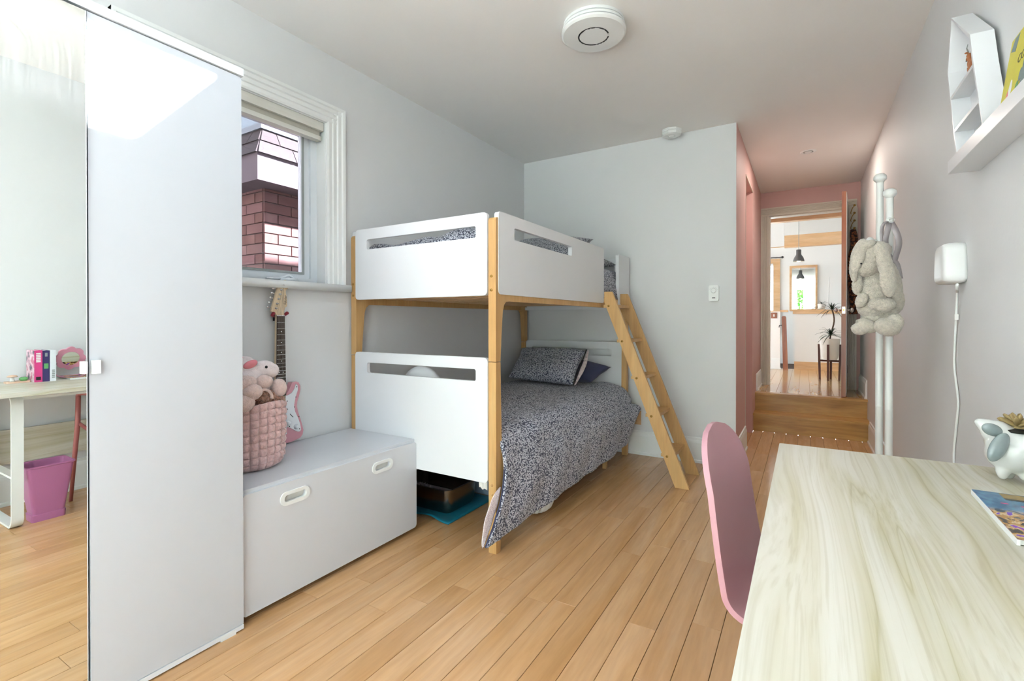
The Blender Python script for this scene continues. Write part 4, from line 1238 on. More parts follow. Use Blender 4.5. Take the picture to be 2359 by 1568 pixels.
# ------------------------------------------------------------------ tufted basket with plush toys
BC = Vector((-2.165, 1.262))
def basket(u, v):
    cols, rows = 24, 9
    a = 2 * math.pi * u
    cu = abs(math.sin(u * cols * math.pi))
    rv = abs(math.sin(v * rows * math.pi))
    puff = (cu ** 0.6) * (0.35 + 0.65 * rv ** 0.45)
    sag = 0.012 * math.sin(v * 3.1 + math.sin(a * 2))
    base = 0.128 + 0.010 * v + 0.012 * math.sin(math.pi * v) * 0.3
    if v < 0.14:
        base -= 0.03 * (1 - v / 0.14) ** 2
    r = base + 0.017 * puff - 0.006 * (1 - cu) ** 5 + 0.002 * mnoise.noise(Vector((math.cos(a) * 30, math.sin(a) * 30, v * 40)))
    z = 0.519 + v * 0.295 + 0.008 * math.sin(a * 3 + 1) * v
    return (BC.x + r * math.cos(a), BC.y + r * math.sin(a), z)
bk = thing('tufted_basket', 'pink tufted fur basket full of plush toys on the bench', 'basket', (BC.x, BC.y, 0.519))
bo = obj('basket_side', grid(basket, 312, 126, True), 'pinkplush', bk, True)
obj('basket_base', lathe([(0.0, 0.0), (0.11, 0.0), (0.12, 0.02), (0.0, 0.024)], (BC.x, BC.y, 0.5195), 'Z', 28), 'pinkplush', bk, True)
obj('basket_liner', lathe([(0.118, 0.02), (0.124, 0.27), (0.132, 0.285), (0.112, 0.28), (0.10, 0.10), (0, 0.10)], (BC.x, BC.y, 0.5195), 'Z', 28), 'pinkplush2', bk, True)

def at(u, v, x):
    """point of the photograph's ray on the plane x = const (camera at the origin, eye height CAMH)"""
    d = _r2 * ((u - 1179.5) / FPX) + _u2 * (-(v - PPY) / FPX) + _fwd
    return Vector((0, 0, CAMH)) + d * (x / d.x)
ROTZ = lambda a: Matrix.Rotation(R(a), 3, 'Z')
# white plush with pink ears
wp = thing('plush_toy', 'white plush animal with pink ears lying on the basket pile', 'plush toy', tuple(at(600, 860, -2.13)))
pc = at(607, 852, -2.11)
blob('plush_body', [(pc, (0.040, 0.062, 0.044), None), (pc + Vector((0.004, 0.030, -0.004)), (0.034, 0.040, 0.036), None), (at(572, 855, -2.13), (0.05, 0.06, 0.045), None), (at(574, 868, -2.09), (0.03, 0.05, 0.024), None), (at(562, 845, -2.13), (0.05, 0.05, 0.05), None)], 0.006, 'whiteplush', wp, 0.002, 60)
er = at(577, 839, -2.085)
obj('ear', sphere(er, (0.012, 0.034, 0.017), 14, 10, None, Matrix.Rotation(R(18), 3, 'X')), 'earpink', wp, True)
obj('ear', sphere(at(560, 828, -2.12), (0.012, 0.03, 0.012), 14, 10, None, Matrix.Rotation(R(-15), 3, 'X')), 'earpink', wp, True)
obj('eye', sphere(at(613.5, 845, -2.072), 0.0062, 12, 8), 'black', wp, True)
# beige pink bear with round paws and curly belly
bp = thing('plush_toy', 'beige pink plush bear with round paws and copper curly fur in the basket', 'plush toy', tuple(at(600, 930, -2.12)))
for u_, v_, x_, r_ in ((607, 879, -2.065, (0.036, 0.040, 0.031)), (642, 893, -2.085, (0.036, 0.036, 0.043)), (581, 903, -2.045, (0.034, 0.044, 0.036)), (564, 929, -2.045, (0.032, 0.042, 0.038)), (564, 884, -2.075, (0.04, 0.055, 0.038))):
    blob('paw', [(at(u_, v_, x_), r_, None)], 0.0045, 'pinkplush2', bp, 0.0022, 110, 1)
blob('plush_body', [(at(600, 915, -2.14), (0.06, 0.09, 0.06), None)], 0.006, 'pinkplush2', bp, 0.002, 90, 1)
blob('curly_belly', [(at(610, 915, -2.085), (0.035, 0.055, 0.036), None), (at(637, 922, -2.09), (0.032, 0.035, 0.03), None)], 0.005, 'curl', bp, 0.008, 75, 1)
arc = [at(600 + 15 * 1.1 * math.cos(t) + 10, 912 - 18 * math.sin(t) + 3, -2.045) for t in [math.pi * (0.85 - 0.9 * i / 14) for i in range(15)]]
obj('headband', tube(arc, 0.0065, 8), 'pinkplush2', bp, True)

# ------------------------------------------------------------------ desk
DZt, DX0, DX1, DYa, DYb = 0.770, -0.070, 0.525, 0.45, 1.842
dk = thing('desk', 'pale ash topped desk with white loop legs against the wall', 'desk', ((DX0 + DX1) / 2, (DYa + DYb) / 2, 0))
obj('desk_top', bev(prism(rrect(DX0, DX1, DYa, DYb, 0.008, 3), 2, DZt - 0.025, DZt), 0.0015, 2), 'desk', dk)
obj('back_panel', rbox(0.498, 0.516, DYa + 0.1, DYb - 0.1, 0.265, 0.475, 0.001, 1), 'desk', dk)
obj('apron', boxes((0.034, 0.050, 0.932, DYb - 0.327, DZt - 0.056, DZt - 0.026)), 'white_metal', dk)
def loop_leg(y):
    w = 0.05
    o_ = rrect(0.03, 0.47, 0.002, DZt - 0.0265, 0.06, 6)
    i_ = rrect(0.042, 0.458, 0.014, DZt - 0.038, 0.05, 6)
    lg_ = obj('leg', bev(holed(o_, i_, 1, y - w / 2, y + w / 2), 0.002, 1, 60), 'white_metal', dk, True, auto=40)
    obj('cross_bar', boxes((0.04, 0.46, y - w / 2 + 0.004, y + w / 2 - 0.004, 0.28, 0.292)), 'white_metal', lg_)
loop_leg(0.905)
loop_leg(DYb - 0.30)

# waste bin under the desk
wbn = thing('waste_bin', 'translucent pink plastic waste bin under the desk', 'waste bin', (0.10, 1.02, 0))
bm = bmesh.new()
def rring(x0, x1, y0, y1, r, z):
    return [bm.verts.new((p[0], p[1], z)) for p in rrect(x0, x1, y0, y1, r, 4)]
cx, cy = 0.12, 1.048
prof = [(0.075, 0.055, 0.0), (0.077, 0.057, 0.04), (0.072, 0.054, 0.042), (0.105, 0.085, 0.315), (0.110, 0.090, 0.318), (0.110, 0.090, 0.326), (0.103, 0.083, 0.324), (0.070, 0.051, 0.03)]
prev = None
for hy, hx, z in prof:
    cur = rring(cx - hx, cx + hx, cy - hy, cy + hy, 0.018, z)
    if prev:
        for i in range(len(cur)):
            bm.faces.new((prev[i], prev[(i + 1) % len(cur)], cur[(i + 1) % len(cur)], cur[i]))
    else:
        bm.faces.new(cur[::-1])
    prev = cur
bm.faces.new(prev)
obj('bin_body', bm, 'bin', wbn, True, auto=40)

# ------------------------------------------------------------------ chair
CH = Matrix.Translation((-0.232, 1.615, 0)) @ Matrix.Rotation(R(-8), 4, 'Z')
ch = thing('chair', 'dusty pink moulded armchair pushed in at the desk', 'chair', (0.05, 1.58, 0))
def shell_f(u, v):
    # v: 0 front of seat .. 1 top of back ; u across
    a = 2 * u - 1
    if v < 0.36:
        t = v / 0.36
        x = 0.52 - 0.36 * t
        z = 0.385 - 0.015 * t + 0.014 * a * a
        hw = 0.195 + 0.005 * t
    elif v < 0.50:
        t = (v - 0.36) / 0.14
        an = t * R(78)
        x = 0.16 - 0.082 * math.sin(an)
        z = 0.370 + 0.082 * (1 - math.cos(an)) + 0.014 * a * a * (1 - t)
        hw = 0.200 + 0.006 * t
    else:
        t = (v - 0.50) / 0.50
        x = 0.0798 - 0.094 * t
        z = 0.435 + 0.424 * t
        hw = 0.206 - 0.018 * t
        if t > 0.62:
            hw *= math.sqrt(max(0.0, 1 - ((t - 0.62) / 0.382) ** 2.2)) * 0.985 + 0.015
        x += 0.022 * (a * a) * (hw / 0.21) ** 2 * min(1.0, t * 1.6) ** 1.5
    return CH @ Vector((x, a * hw, z))
sh = obj('shell', grid(shell_f, 28, 60), 'pinkshell', ch, True)
m_ = sh.modifiers.new('thick', 'SOLIDIFY'); m_.thickness = 0.016; m_.offset = 0
m_ = sh.modifiers.new('round', 'BEVEL'); m_.width = 0.006; m_.segments = 3; m_.limit_method = 'ANGLE'; m_.angle_limit = R(50)
for s in (-1, 1):
    fx, fy = 0.585, s * 0.285
    obj('leg', tube([CH @ Vector(p) for p in ((fx, s * 0.318, 0.0), (0.565, s * 0.306, 0.30), (0.55, s * 0.298, 0.50), (0.54, s * 0.300, 0.675))], [0.010, 0.0125, 0.014, 0.013], 12), 'pinkmetal', ch, True)
    obj('leg', tube([CH @ Vector(p) for p in ((0.17, s * 0.19, 0.0), (0.20, s * 0.185, 0.22), (0.24, s * 0.18, 0.362))], [0.010, 0.0125, 0.013], 12), 'pinkmetal', ch, True)
    obj('armrest', tube([CH @ Vector(p) for p in curve_pts([(0.541, s * 0.300, 0.668), (0.525, s * 0.299, 0.688), (0.44, s * 0.275, 0.688), (0.31, s * 0.245, 0.672), (0.255, s * 0.235, 0.62), (0.25, s * 0.215, 0.50), (0.25, s * 0.205, 0.37)], 20)], 0.0125, 12), 'pinkmetal', ch, True)
    obj('seat_rail', tube([CH @ Vector(p) for p in ((0.552, s * 0.296, 0.50), (0.46, s * 0.235, 0.41), (0.30, s * 0.20, 0.358), (0.20, s * 0.185, 0.35))], 0.011, 10), 'pinkmetal', ch, True)
obj('seat_rail', tube([CH @ Vector(p) for p in ((0.40, -0.222, 0.366), (0.40, 0.222, 0.366))], 0.010, 10), 'pinkmetal', ch, True)

# ------------------------------------------------------------------ things on the desk
def book(name, x0, x1, y0, y1, z0, z1, cover, label, spine_x=True, group=None):
    """upright book, spine towards -X"""
    t = thing(name, label, 'book', ((x0 + x1) / 2, (y0 + y1) / 2, z0), group)
    c = 0.0018
    obj('cover', boxes((x0, x1, y0, y0 + c, z0, z1), (x0, x1, y1 - c, y1, z0, z1), (x0, x0 + c, y0 + c, y1 - c, z0, z1)), cover, t)
    obj('pages', boxes((x0 + c, x1 - 0.003, y0 + c, y1 - c, z0 + 0.003, z1 - 0.003)), 'paper', t)
    return t
bx0 = 0.36
b1 = book('paperback_book', bx0, bx0 + 0.13, 1.065, 1.102, DZt, DZt + 0.195, 'bookpink', 'thick hot pink paperback with a picture front, first in the row')
obj('cover_art', boxes((bx0 + 0.002, bx0 + 0.129, 1.0638, 1.0648, DZt + 0.001, DZt + 0.194)), 'cover_art', b1)
for i in range(6):
    obj('spine_mark', boxes((bx0 - 0.0008, bx0, 1.073, 1.094, DZt + 0.122 + i * 0.010, DZt + 0.129 + i * 0.010)), 'paper', b1)
obj('spine_mark', boxes((bx0 - 0.0008, bx0, 1.0725, 1.0945, DZt + 0.012, DZt + 0.032)), 'black', b1)
b2 = book('paperback_book', bx0 + 0.002, bx0 + 0.13, 1.103, 1.136, DZt, DZt + 0.192, 'bookpurple', 'purple paperback with a green spine mark, between two books')
obj('spine_mark', boxes((bx0 + 0.001, bx0 + 0.002, 1.110, 1.130, DZt + 0.080, DZt + 0.112)), 'greenresin', b2)
obj('spine_mark', boxes((bx0 + 0.001, bx0 + 0.002, 1.114, 1.126, DZt + 0.155, DZt + 0.178)), 'grey_line', b2)
b3 = book('paperback_book', bx0, bx0 + 0.13, 1.137, 1.166, DZt, DZt + 0.192, 'bookwhite', 'white spined paperback beside the flower mirror')
for i in range(5):
    obj('spine_mark', boxes((bx0 - 0.0008, bx0, 1.146, 1.160, DZt + 0.02 + i * 0.011, DZt + 0.027 + i * 0.011)), 'grey_line', b3)
# little tray with mushroom and frog-green dish
tx, ty = 0.42, 1.005
dt = thing('trinket_tray', 'small cream trinket tray beside the pink book', 'tray', (tx, ty, DZt))
obj('tray', bev(prism(rrect(tx - 0.03, tx + 0.03, ty - 0.055, ty + 0.055, 0.012, 4), 2, DZt + 0.0005, DZt + 0.010), 0.003, 2), 'peach', dt, True, auto=40)
mu = thing('mushroom_ornament', 'tiny peach capped mushroom on the trinket tray', 'ornament', (tx, ty - 0.022, DZt + 0.01))
obj('stem', lathe([(0.0, 0.0), (0.012, 0.0), (0.009, 0.012), (0.008, 0.03), (0.0, 0.03)], (tx, ty - 0.022, DZt + 0.0105), 'Z', 16), 'paper', mu, True)
obj('cap', lathe([(0.0, 0.026), (0.022, 0.026), (0.026, 0.029), (0.018, 0.036), (0.0, 0.039)], (tx, ty - 0.022, DZt + 0.0105), 'Z', 20), 'peach', mu, True)
setp(obj('green_ornament', lathe([(0.0, 0.0), (0.014, 0.0), (0.021, 0.008), (0.020, 0.016), (0.012, 0.022), (0.0, 0.021)], (tx, ty + 0.028, DZt + 0.0105), 'Z', 20), 'greenresin', None, True), 'small glossy green round ornament on the trinket tray', 'ornament')
# flower mirror
fm = thing('flower_mirror', 'pink flower shaped mirror on a wire stand beside the books', 'mirror', (0.45, 1.245, DZt))
FC = Matrix.Translation((0.445, 1.262, DZt + 0.1315)) @ Matrix.Rotation(R(-18), 4, 'Y') @ Matrix.Rotation(R(90), 4, 'Y') @ Matrix.Rotation(R(180), 4, 'X')
pts = []
for i in range(72):
    a = 2 * math.pi * i / 72
    r_ = 0.068 + 0.012 * abs(math.cos(a * 4))
    pts.append((r_ * math.cos(a), r_ * math.sin(a)))
bm = prism(pts, 2, -0.006, 0.006)
obj('petal_frame', xform(bev(bm, 0.003, 2, 60), FC), 'flowerpink', fm, True, auto=50)
for zz in (0.0064, -0.0084):
    obj('mirror_glass', xform(lathe([(0.0, 0.002), (0.046, 0.002), (0.047, 0.0), (0.0, 0.0)], (0, 0, zz), 'Z', 32), FC), 'mirror_plain', fm)
fy = 1.262
obj('wire_stand', tube(curve_pts([(0.445, fy - 0.085, DZt + 0.1285), (0.438, fy - 0.085, DZt + 0.07), (0.415, fy - 0.06, DZt + 0.0165), (0.415, fy + 0.06, DZt + 0.0165), (0.438, fy + 0.085, DZt + 0.07), (0.445, fy + 0.085, DZt + 0.1285)], 40), 0.0028, 8), 'flowerpink', fm, True)
obj('wire_stand', tube(curve_pts([(0.445, fy - 0.08, DZt + 0.1285), (0.485, fy - 0.07, DZt + 0.06), (0.495, fy - 0.06, DZt + 0.0165), (0.495, fy + 0.06, DZt + 0.0165), (0.485, fy + 0.07, DZt + 0.06), (0.445, fy + 0.08, DZt + 0.1285)], 40), 0.0028, 8), 'flowerpink', fm, True)

# magazine
mg = thing('magazine', 'glossy magazine with an underwater reef cover on the desk', 'magazine', (0.43, 1.37, DZt))
P0, P1 = Vector((0.338, 1.533)), Vector((0.333, 1.195))
dy = (P1 - P0)
dxv = Vector((0.235, 0.012))
def quadprism(p, a, b, z0, z1):
    pts_ = [p, p + a, p + a + b, p + b]
    return prism([(q.x, q.y) for q in pts_], 2, z0, z1)
Q0 = Vector((0.338, 1.530))
ax, ay = Vector((0.200, 0.006)), Vector((-0.005, -0.305))
obj('pages', quadprism(Q0 + Vector((0.004, -0.004)), ax * 0.97, ay * 0.97, DZt + 0.001, DZt + 0.011), 'soil' if False else 'paper', mg)
# cover built in its own axes so the print is laid out on it
bm = boxes((0, 0.200, -0.305, 0, 0, 0.0012))
co = obj('cover', bm, 'magazine', mg)
co.location += Vector((Q0.x, Q0.y, DZt + 0.0112))
co.rotation_euler = (0, 0, R(-1.0))
def cov(name, x0, x1, y0, y1, mat):
    o = obj(name, boxes((x0, x1, y0, y1, 0.0013, 0.0016)), mat, mg)
    o.location += Vector((Q0.x, Q0.y, DZt + 0.0112))
    o.rotation_euler = (0, 0, R(-1.0))
cov('title_block', 0.045, 0.085, -0.040, -0.004, 'succ')
cov('title_block', 0.045, 0.090, -0.052, -0.041, 'black')
for i in range(3):
    cov('print_line', 0.098, 0.195, -0.016 - i * 0.014, -0.009 - i * 0.014, 'bookwhite')
for x_, y_ in ((0.03, -0.085), (0.06, -0.092), (0.12, -0.098)):
    cov('print_mark', x_, x_ + 0.012, y_, y_ + 0.004, 'bookpink')
obj('cover_edge', quadprism(Q0 + Vector((-0.0012, 0)), Vector((0.005, 0)), ay, DZt + 0.0005, DZt + 0.0112), 'paper', mg)

# goat shaped planter
cwp = thing('animal_planter', 'white glazed animal planter with grey ears and a succulent', 'planter', (0.46, 1.72, DZt))
c0 = Vector((0.470, 1.690, DZt))
def ip(u, v, y):
    d = _r2 * ((u - 1179.5) / FPX) + _u2 * (-(v - PPY) / FPX) + _fwd
    return Vector((0, 0, CAMH)) + d * (y / d.y)
def frot(px_angle):
    # rotation putting local x on the image right, z up, then rolled
    b = Matrix((( _r2.x, _fwd.x, 0), (_r2.y, _fwd.y, 0), (0, 0, 1)))
    return b @ Matrix.Rotation(R(px_angle), 3, 'Y')
yy = 1.70
ell = []
for u, v, a, b, d_, an in ((2262, 1003, 13, 9, 12, 18), (2277, 1012, 22, 15, 16, 25), (2298, 1025, 30, 24, 24, 20), (2325, 1050, 38, 32, 36, 0), (2335, 1075, 44, 38, 42, 0), (2352, 1062, 40, 40, 42, 0)):
    k = 0.00128
    ell.append((ip(u, v, yy), (a * k, d_ * k, b * k), frot(an)))
for u, v in ((2310, 1112), (2360, 1116)):
    ell.append((ip(u, v, yy - 0.02), (0.014, 0.014, 0.024), None))
for u, v in ((2325, 1106), (2375, 1106)):
    ell.append((ip(u, v, yy + 0.03), (0.014, 0.014, 0.03), None))
pb = blob('planter_body', ell, 0.004, 'ceramic', cwp, 0, 1, 4)
zmin = min(v.co.z for v in pb.data.vertices)
pb.location.z += (DZt + 0.0005 - zmin) * 1.0
for (u, v, a, b, an, off) in ((2286, 1014, 20, 12, 20, 0.032), (2300, 1050, 15, 31, 30, 0.052)):
    k = 0.00128
    e_ = obj('ear', sphere(ip(u, v, yy) + Vector((-off * 0.25, -off, 0)), (a * k, 0.013, b * k), 20, 14, None, frot(an)), 'greyglaze', cwp, True)
    e_.location.z = pb.location.z
pz = ip(2342, 1032, yy)
pz.z += pb.location.z
obj('soil', lathe([(0.0, 0.0), (0.030, 0.0), (0.031, 0.006), (0.0, 0.009)], pz + Vector((0, -0.005, 0.010)), 'Z', 20), 'soil', cwp, True)
sc_ = obj('succulent', sphere(pz + Vector((0.004, 0, 0.022)), (0.012, 0.012, 0.014), 12, 8), 'succ', cwp, True)
rr = random.Random(4)
for i in range(16):
    a = i * 2.4
    el = R(15 + 55 * (i / 16))
    L = 0.040 - 0.010 * i / 16
    d_ = Vector((math.cos(a) * math.cos(el), math.sin(a) * math.cos(el), math.sin(el)))
    c_ = pz + Vector((0.004, 0, 0.022)) + d_ * L * 0.6
    rot = Vector((1, 0, 0)).rotation_difference(d_).to_matrix()
    obj('leaf', sphere(c_, (L * 0.6, 0.008, 0.0045), 10, 8, None, rot), 'succ', sc_, True)
# ------------------------------------------------------------------ wall shelf group on the right wall
LX = 0.458
lgd = thing('picture_ledge', 'white picture ledge on the right wall', 'shelf', (0.50, 1.85, 1.724))
obj('ledge', bev(boxes((LX, XR - 0.0005, 1.40, 2.388, 1.724, 1.738)), 0.001, 1), 'white_lac', lgd)
obj('lip', rbox(LX - 0.001, LX + 0.012, 1.40, 2.388, 1.7245, 1.770, 0.001, 1), 'white_lac', lgd)
obj('back_strip', rbox(XR - 0.013, XR - 0.0004, 1.40, 2.388, 1.7385, 1.800, 0.001, 1), 'white_lac', lgd)

cb = thing('geometric_cubby', 'white faceted cubby shelf standing on the ledge', 'shelf', (0.50, 2.24, 1.739))
OUT = [(2.424, 2.320), (2.482, 2.137), (2.330, 1.7392), (2.020, 1.7392), (2.140, 2.025), (2.180, 2.135)]
cen = Vector((2.25, 2.02))
INN = [tuple(Vector(p) + (cen - Vector(p)).normalized() * 0.013) for p in OUT]
CX0, CX1 = 0.4715, XR - 0.014
obj('cubby_side', holed(OUT, INN, 0, CX0, CX1), 'white_lac', cb)
obj('cubby_back', prism(INN, 0, CX1 - 0.005, CX1 - 0.001), 'white_lac', cb)
obj('cubby_shelf', rbox(CX0 + 0.001, CX1 - 0.005, 2.150, 2.428, 2.012, 2.024, 0.001, 1), 'white_lac', cb)
obj('cubby_shelf', rbox(CX0 + 0.001, CX1 - 0.005, 2.094, 2.378, 1.872, 1.884, 0.001, 1), 'white_lac', cb)
# toy deer
de = thing('toy_deer', 'small brown toy deer on the upper cubby shelf', 'toy', (0.503, 2.30, 2.025))
DX = 0.500
blob('deer_body', [((DX, 2.268, 2.072), (0.013, 0.038, 0.016), None), ((DX, 2.298, 2.085), (0.010, 0.015, 0.018), None), ((DX, 2.311, 2.104), (0.0075, 0.009, 0.020), Matrix.Rotation(R(-25), 3, 'X')), ((DX, 2.320, 2.122), (0.0075, 0.013, 0.009), None), ((DX, 2.338, 2.119), (0.005, 0.013, 0.005), None)], 0.0028, 'deer', de, 0, 1, 2)
obj('nose', sphere((DX, 2.351, 2.118), (0.003, 0.004, 0.003), 10, 8), 'black', de, True)
for s in (-1, 1):
    obj('antler', tube([(DX + s * 0.003, 2.314, 2.130), (DX + s * 0.009, 2.308, 2.144), (DX + s * 0.007, 2.303, 2.156)], [0.0022, 0.0018, 0.001], 6), 'grey_line', de, True)
    obj('ear', sphere((DX + s * 0.009, 2.309, 2.128), (0.006, 0.003, 0.0035), 8, 6), 'deer', de, True)
    for y in (2.246, 2.290):
        obj('leg', tube([(DX + s * 0.007, y, 2.068), (DX + s * 0.007, y + 0.002, 2.045), (DX + s * 0.007, y, 2.0245)], [0.005, 0.003, 0.0032], 8), 'deer', de, True)

# books leaning on the ledge
def leaning(name, y0, y1, h, lean, cover, label, x_front, th=0.010):
    t = thing(name, label, 'book', (x_front, (y0 + y1) / 2, 1.739))
    m = Matrix.Translation((x_front, 0, 1.7392)) @ Matrix.Rotation(lean, 4, 'Y')
    bm = boxes((0, 0.0015, y0, y1, 0, h), (th - 0.0015, th, y0, y1, 0, h), (0.0015, th - 0.0015, y0, y0 + 0.0015, 0, h))
    obj('cover', xform(bm, m), cover, t)
    obj('pages', xform(boxes((0.0016, th - 0.0016, y0 + 0.002, y1 - 0.003, 0.002, h - 0.002)), m), 'paper', t)
    return t, m
yb, m = leaning('picture_book', 1.66, 1.955, 0.250, R(8), 'bookyellow', 'thin yellow picture book leaning on the ledge', 0.480)
def onbook(o_bm, name, mat, par, m):
    return obj(name, xform(o_bm, m), mat, par)
tm = m @ Matrix(((0, 0, -1, -0.0004), (-1, 0, 0, 0), (0, 1, 0, 0), (0, 0, 0, 1)))
text_obj('lettering', 'COUS', 0.034, 'black', yb, tm @ Matrix.Translation((-1.865, 0.158, 0)), 0.0002, align='LEFT')
rr = random.Random(8)
for (a, b, c_, h, w, k) in ((1.90, 0.06, 'earpink', 0.06, 0.012, 0), (1.885, 0.09, 'paper', 0.05, 0.012, 0), (1.905, 0.035, 'soil', 0.018, 0.006, 0), (1.88, 0.03, 'soil', 0.018, 0.006, 0), (1.83, 0.06, 'greenresin', 0.06, 0.014, 0), (1.815, 0.10, 'bookteal', 0.035, 0.012, 0), (1.80, 0.05, 'earpink', 0.05, 0.010, 0), (1.76, 0.07, 'bookpink', 0.06, 0.014, 0)):
    e = lathe([(0.0, 0.0006), (1.0, 0.0004), (1.0, 0.0)], (0, 0, 0), 'X', 14)
    xform(e, Matrix.Translation((-0.0005, a, b)) @ Matrix.Diagonal((-1, w, h / 2, 1)))
    obj('drawing', xform(e, m), c_, yb)
e = bmesh.new()
prism([(1.945, 0.215), (1.925, 0.245), (1.89, 0.245), (1.905, 0.20)], 0, -0.0006, 0, e)
obj('drawing', xform(e, m), 'bookteal', yb)
tb_, m = leaning('picture_book', 1.48, 1.768, 0.275, R(7.6), 'bookteal', 'grey teal hardback leaning in front of the yellow book', 0.471, 0.008)
obj('cover_band', xform(boxes((-0.0006, 0.0, 1.481, 1.767, 0.20, 0.2745)), m), 'roofdark', tb_)

# ------------------------------------------------------------------ wall lamp with cord
wl = thing('wall_lamp', 'white plug-in wall lamp with rounded shade', 'lamp', (XR, 2.62, 1.33))
tz = [(2.525, 1.328), (2.720, 1.328), (2.716, 1.40), (2.700, 1.492), (2.545, 1.492), (2.529, 1.40)]
def round_poly(P, r, seg=5):
    out = []
    n_ = len(P)
    for i in range(n_):
        p0, p1, p2 = (Vector(P[(i + k) % n_]) for k in (-1, 0, 1))
        a, b = (p0 - p1), (p2 - p1)
        rr_ = min(r, a.length * 0.45, b.length * 0.45)
        q0, q2 = p1 + a.normalized() * rr_, p1 + b.normalized() * rr_
        for k in range(seg + 1):
            t = k / seg
            out.append(tuple(q0 * (1 - t) ** 2 + p1 * 2 * t * (1 - t) + q2 * t * t))
    return out
OL = round_poly(tz, 0.035)
cyz = Vector((2.622, 1.405))
bm = bmesh.new()
prev = None
for dpt, sc2 in ((0.0006, 0.96), (0.012, 0.985), (0.030, 1.0), (0.050, 0.985), (0.060, 0.955), (0.067, 0.90), (0.071, 0.80), (0.073, 0.6), (0.0735, 0.3)):
    cur = [bm.verts.new((XR - dpt, cyz.x + (p[0] - cyz.x) * sc2, cyz.y + (p[1] - cyz.y) * sc2)) for p in OL]
    if prev:
        for i in range(len(cur)):
            bm.faces.new((prev[i], prev[(i + 1) % len(cur)], cur[(i + 1) % len(cur)], cur[i]))
    else:
        bm.faces.new(cur)
    prev = cur
bm.faces.new(prev[::-1])
obj('lamp_shade', bm, 'white_plastic', wl, True)
obj('wall_bracket', rbox(XR - 0.014, XR - 0.0005, 2.545, 2.60, 1.345, 1.462, 0.006, 2), 'white_plastic', wl, True, auto=40)
cord = [at(2205, 655, 0.515), at(2205, 672, 0.528), at(2203, 720, 0.535), at(2199, 800, 0.538), at(2199, 850, 0.538), at(2207, 920, 0.538), at(2205, 960, 0.538), at(2198, 1030, 0.538), at(2197, 1062, 0.538), at(2198, 1160, 0.538), at(2199, 1320, 0.538)]
obj('cord', tube(curve_pts(cord, 60), 0.0042, 8), 'white_plastic', wl, True)
obj('cord_sleeve', tube([cord[0], cord[1]], 0.0055, 8), 'white_plastic', wl, True)
obj('cord_label', rbox(0.5275, 0.5395, at(2204, 730, 0.535).y - 0.007, at(2204, 730, 0.535).y + 0.004, at(2204, 730, 0.535).z - 0.012, at(2204, 730, 0.535).z + 0.012, 0.001, 1), 'paper', wl)
obj('plug', rbox(XR - 0.035, XR - 0.0005, cord[-1].y - 0.02, cord[-1].y + 0.02, cord[-1].z - 0.02, cord[-1].z + 0.015, 0.006, 2), 'white_plastic', wl, True)

# ------------------------------------------------------------------ coat stand and bunny backpack
PA, PB = Vector((0.322, 3.02, 0)), Vector((0.347, 2.905, 0))
cstd = thing('coat_stand', 'white coat stand with two ball topped poles', 'coat stand', (0.335, 2.96, 0))
za, zb_ = 1.870, 1.765
for p_, zt in ((PA, za), (PB, zb_)):
    pole = obj('pole', lathe([(0.016, 0.03), (0.016, 0.75), (0.0165, 0.751), (0.0165, 0.753), (0.016, 0.754), (0.0155, zt)], p_, 'Z', 20), 'white_metal', cstd, True, auto=60)
    obj('ball_top', lathe([(0.0155, zt - 0.004), (0.018, zt + 0.002), (0.020, zt + 0.004), (0.0275, zt + 0.012), (0.0285, zt + 0.02), (0.026, zt + 0.031), (0.017, zt + 0.040), (0.0, zt + 0.043)], p_, 'Z', 24), 'white_metal', pole, True)
# pegs
def peg(p_, z, d):
    d = Vector(d).normalized()
    bm = tube([p_ + Vector((0, 0, z)), p_ + Vector((0, 0, z)) + d * 0.04], 0.008, 10)
    sphere(p_ + Vector((0, 0, z + 0.001)) + d * 0.045, 0.0165, 16, 10, bm)
    obj('peg', bm, 'white_metal', cstd, True)
toward = Vector((-0.12, -1, 0.12))
peg(PB, 1.640, toward)
peg(PA, 1.575, (-0.9, -0.35, 0.1))
peg(PA, 1.50, (0.9, 0.35, 0.1))
for a in (20, 110, 200, 290):
    c_ = (PA + PB) / 2
    d_ = Vector((math.cos(R(a)), math.sin(R(a)), 0))
    L_ = 0.17
    obj('foot', tube([c_ + Vector((0, 0, 0.04)), c_ + d_ * L_ * 0.5 + Vector((0, 0, 0.03)), c_ + d_ * L_ + Vector((0, 0, 0.012))], [0.016, 0.014, 0.012], 10), 'white_metal', cstd, True)
for z_ in (0.06, 1.30):
    obj('link_bar', tube([PA + Vector((0, 0, z_)), PB + Vector((0, 0, z_))], 0.010, 10), 'white_metal', cstd, True)

BYc = 2.80
BK = 0.00203
def bn(u, v, depth=0.0):
    return ip(u, v, BYc + depth * 1.15)
by = thing('bunny_backpack', 'beige plush bunny backpack with drooping ears hanging on the stand', 'plush backpack', tuple(bn(2018, 770)))
def be(u, v, a, b, d_, an=0, depth=0.0):
    return (bn(u, v, depth), (a * BK, d_ * BK, b * BK), frot(an))
blob('bunny_body', [be(2014, 672, 33, 44, 30, 0, 0.012), be(2016, 706, 37, 30, 33, 0, 0.008), be(2010, 735, 22, 15, 24, 0, 0.006),
                    be(2004, 732, 15, 22, 15, 18, -0.004), be(2050, 728, 17, 22, 16, -8, 0.0), be(2010, 632, 22, 22, 20, 0, 0.014)], 0.0045, 'bunny', by, 0.0032, 110, 2)
blob('head', [be(2004, 590, 38, 34, 34, 0, -0.006), be(1992, 612, 29, 26, 30, 0, -0.016), be(2020, 578, 28, 22, 28, 0, 0.004)], 0.0045, 'bunny', by, 0.0032, 110, 2)
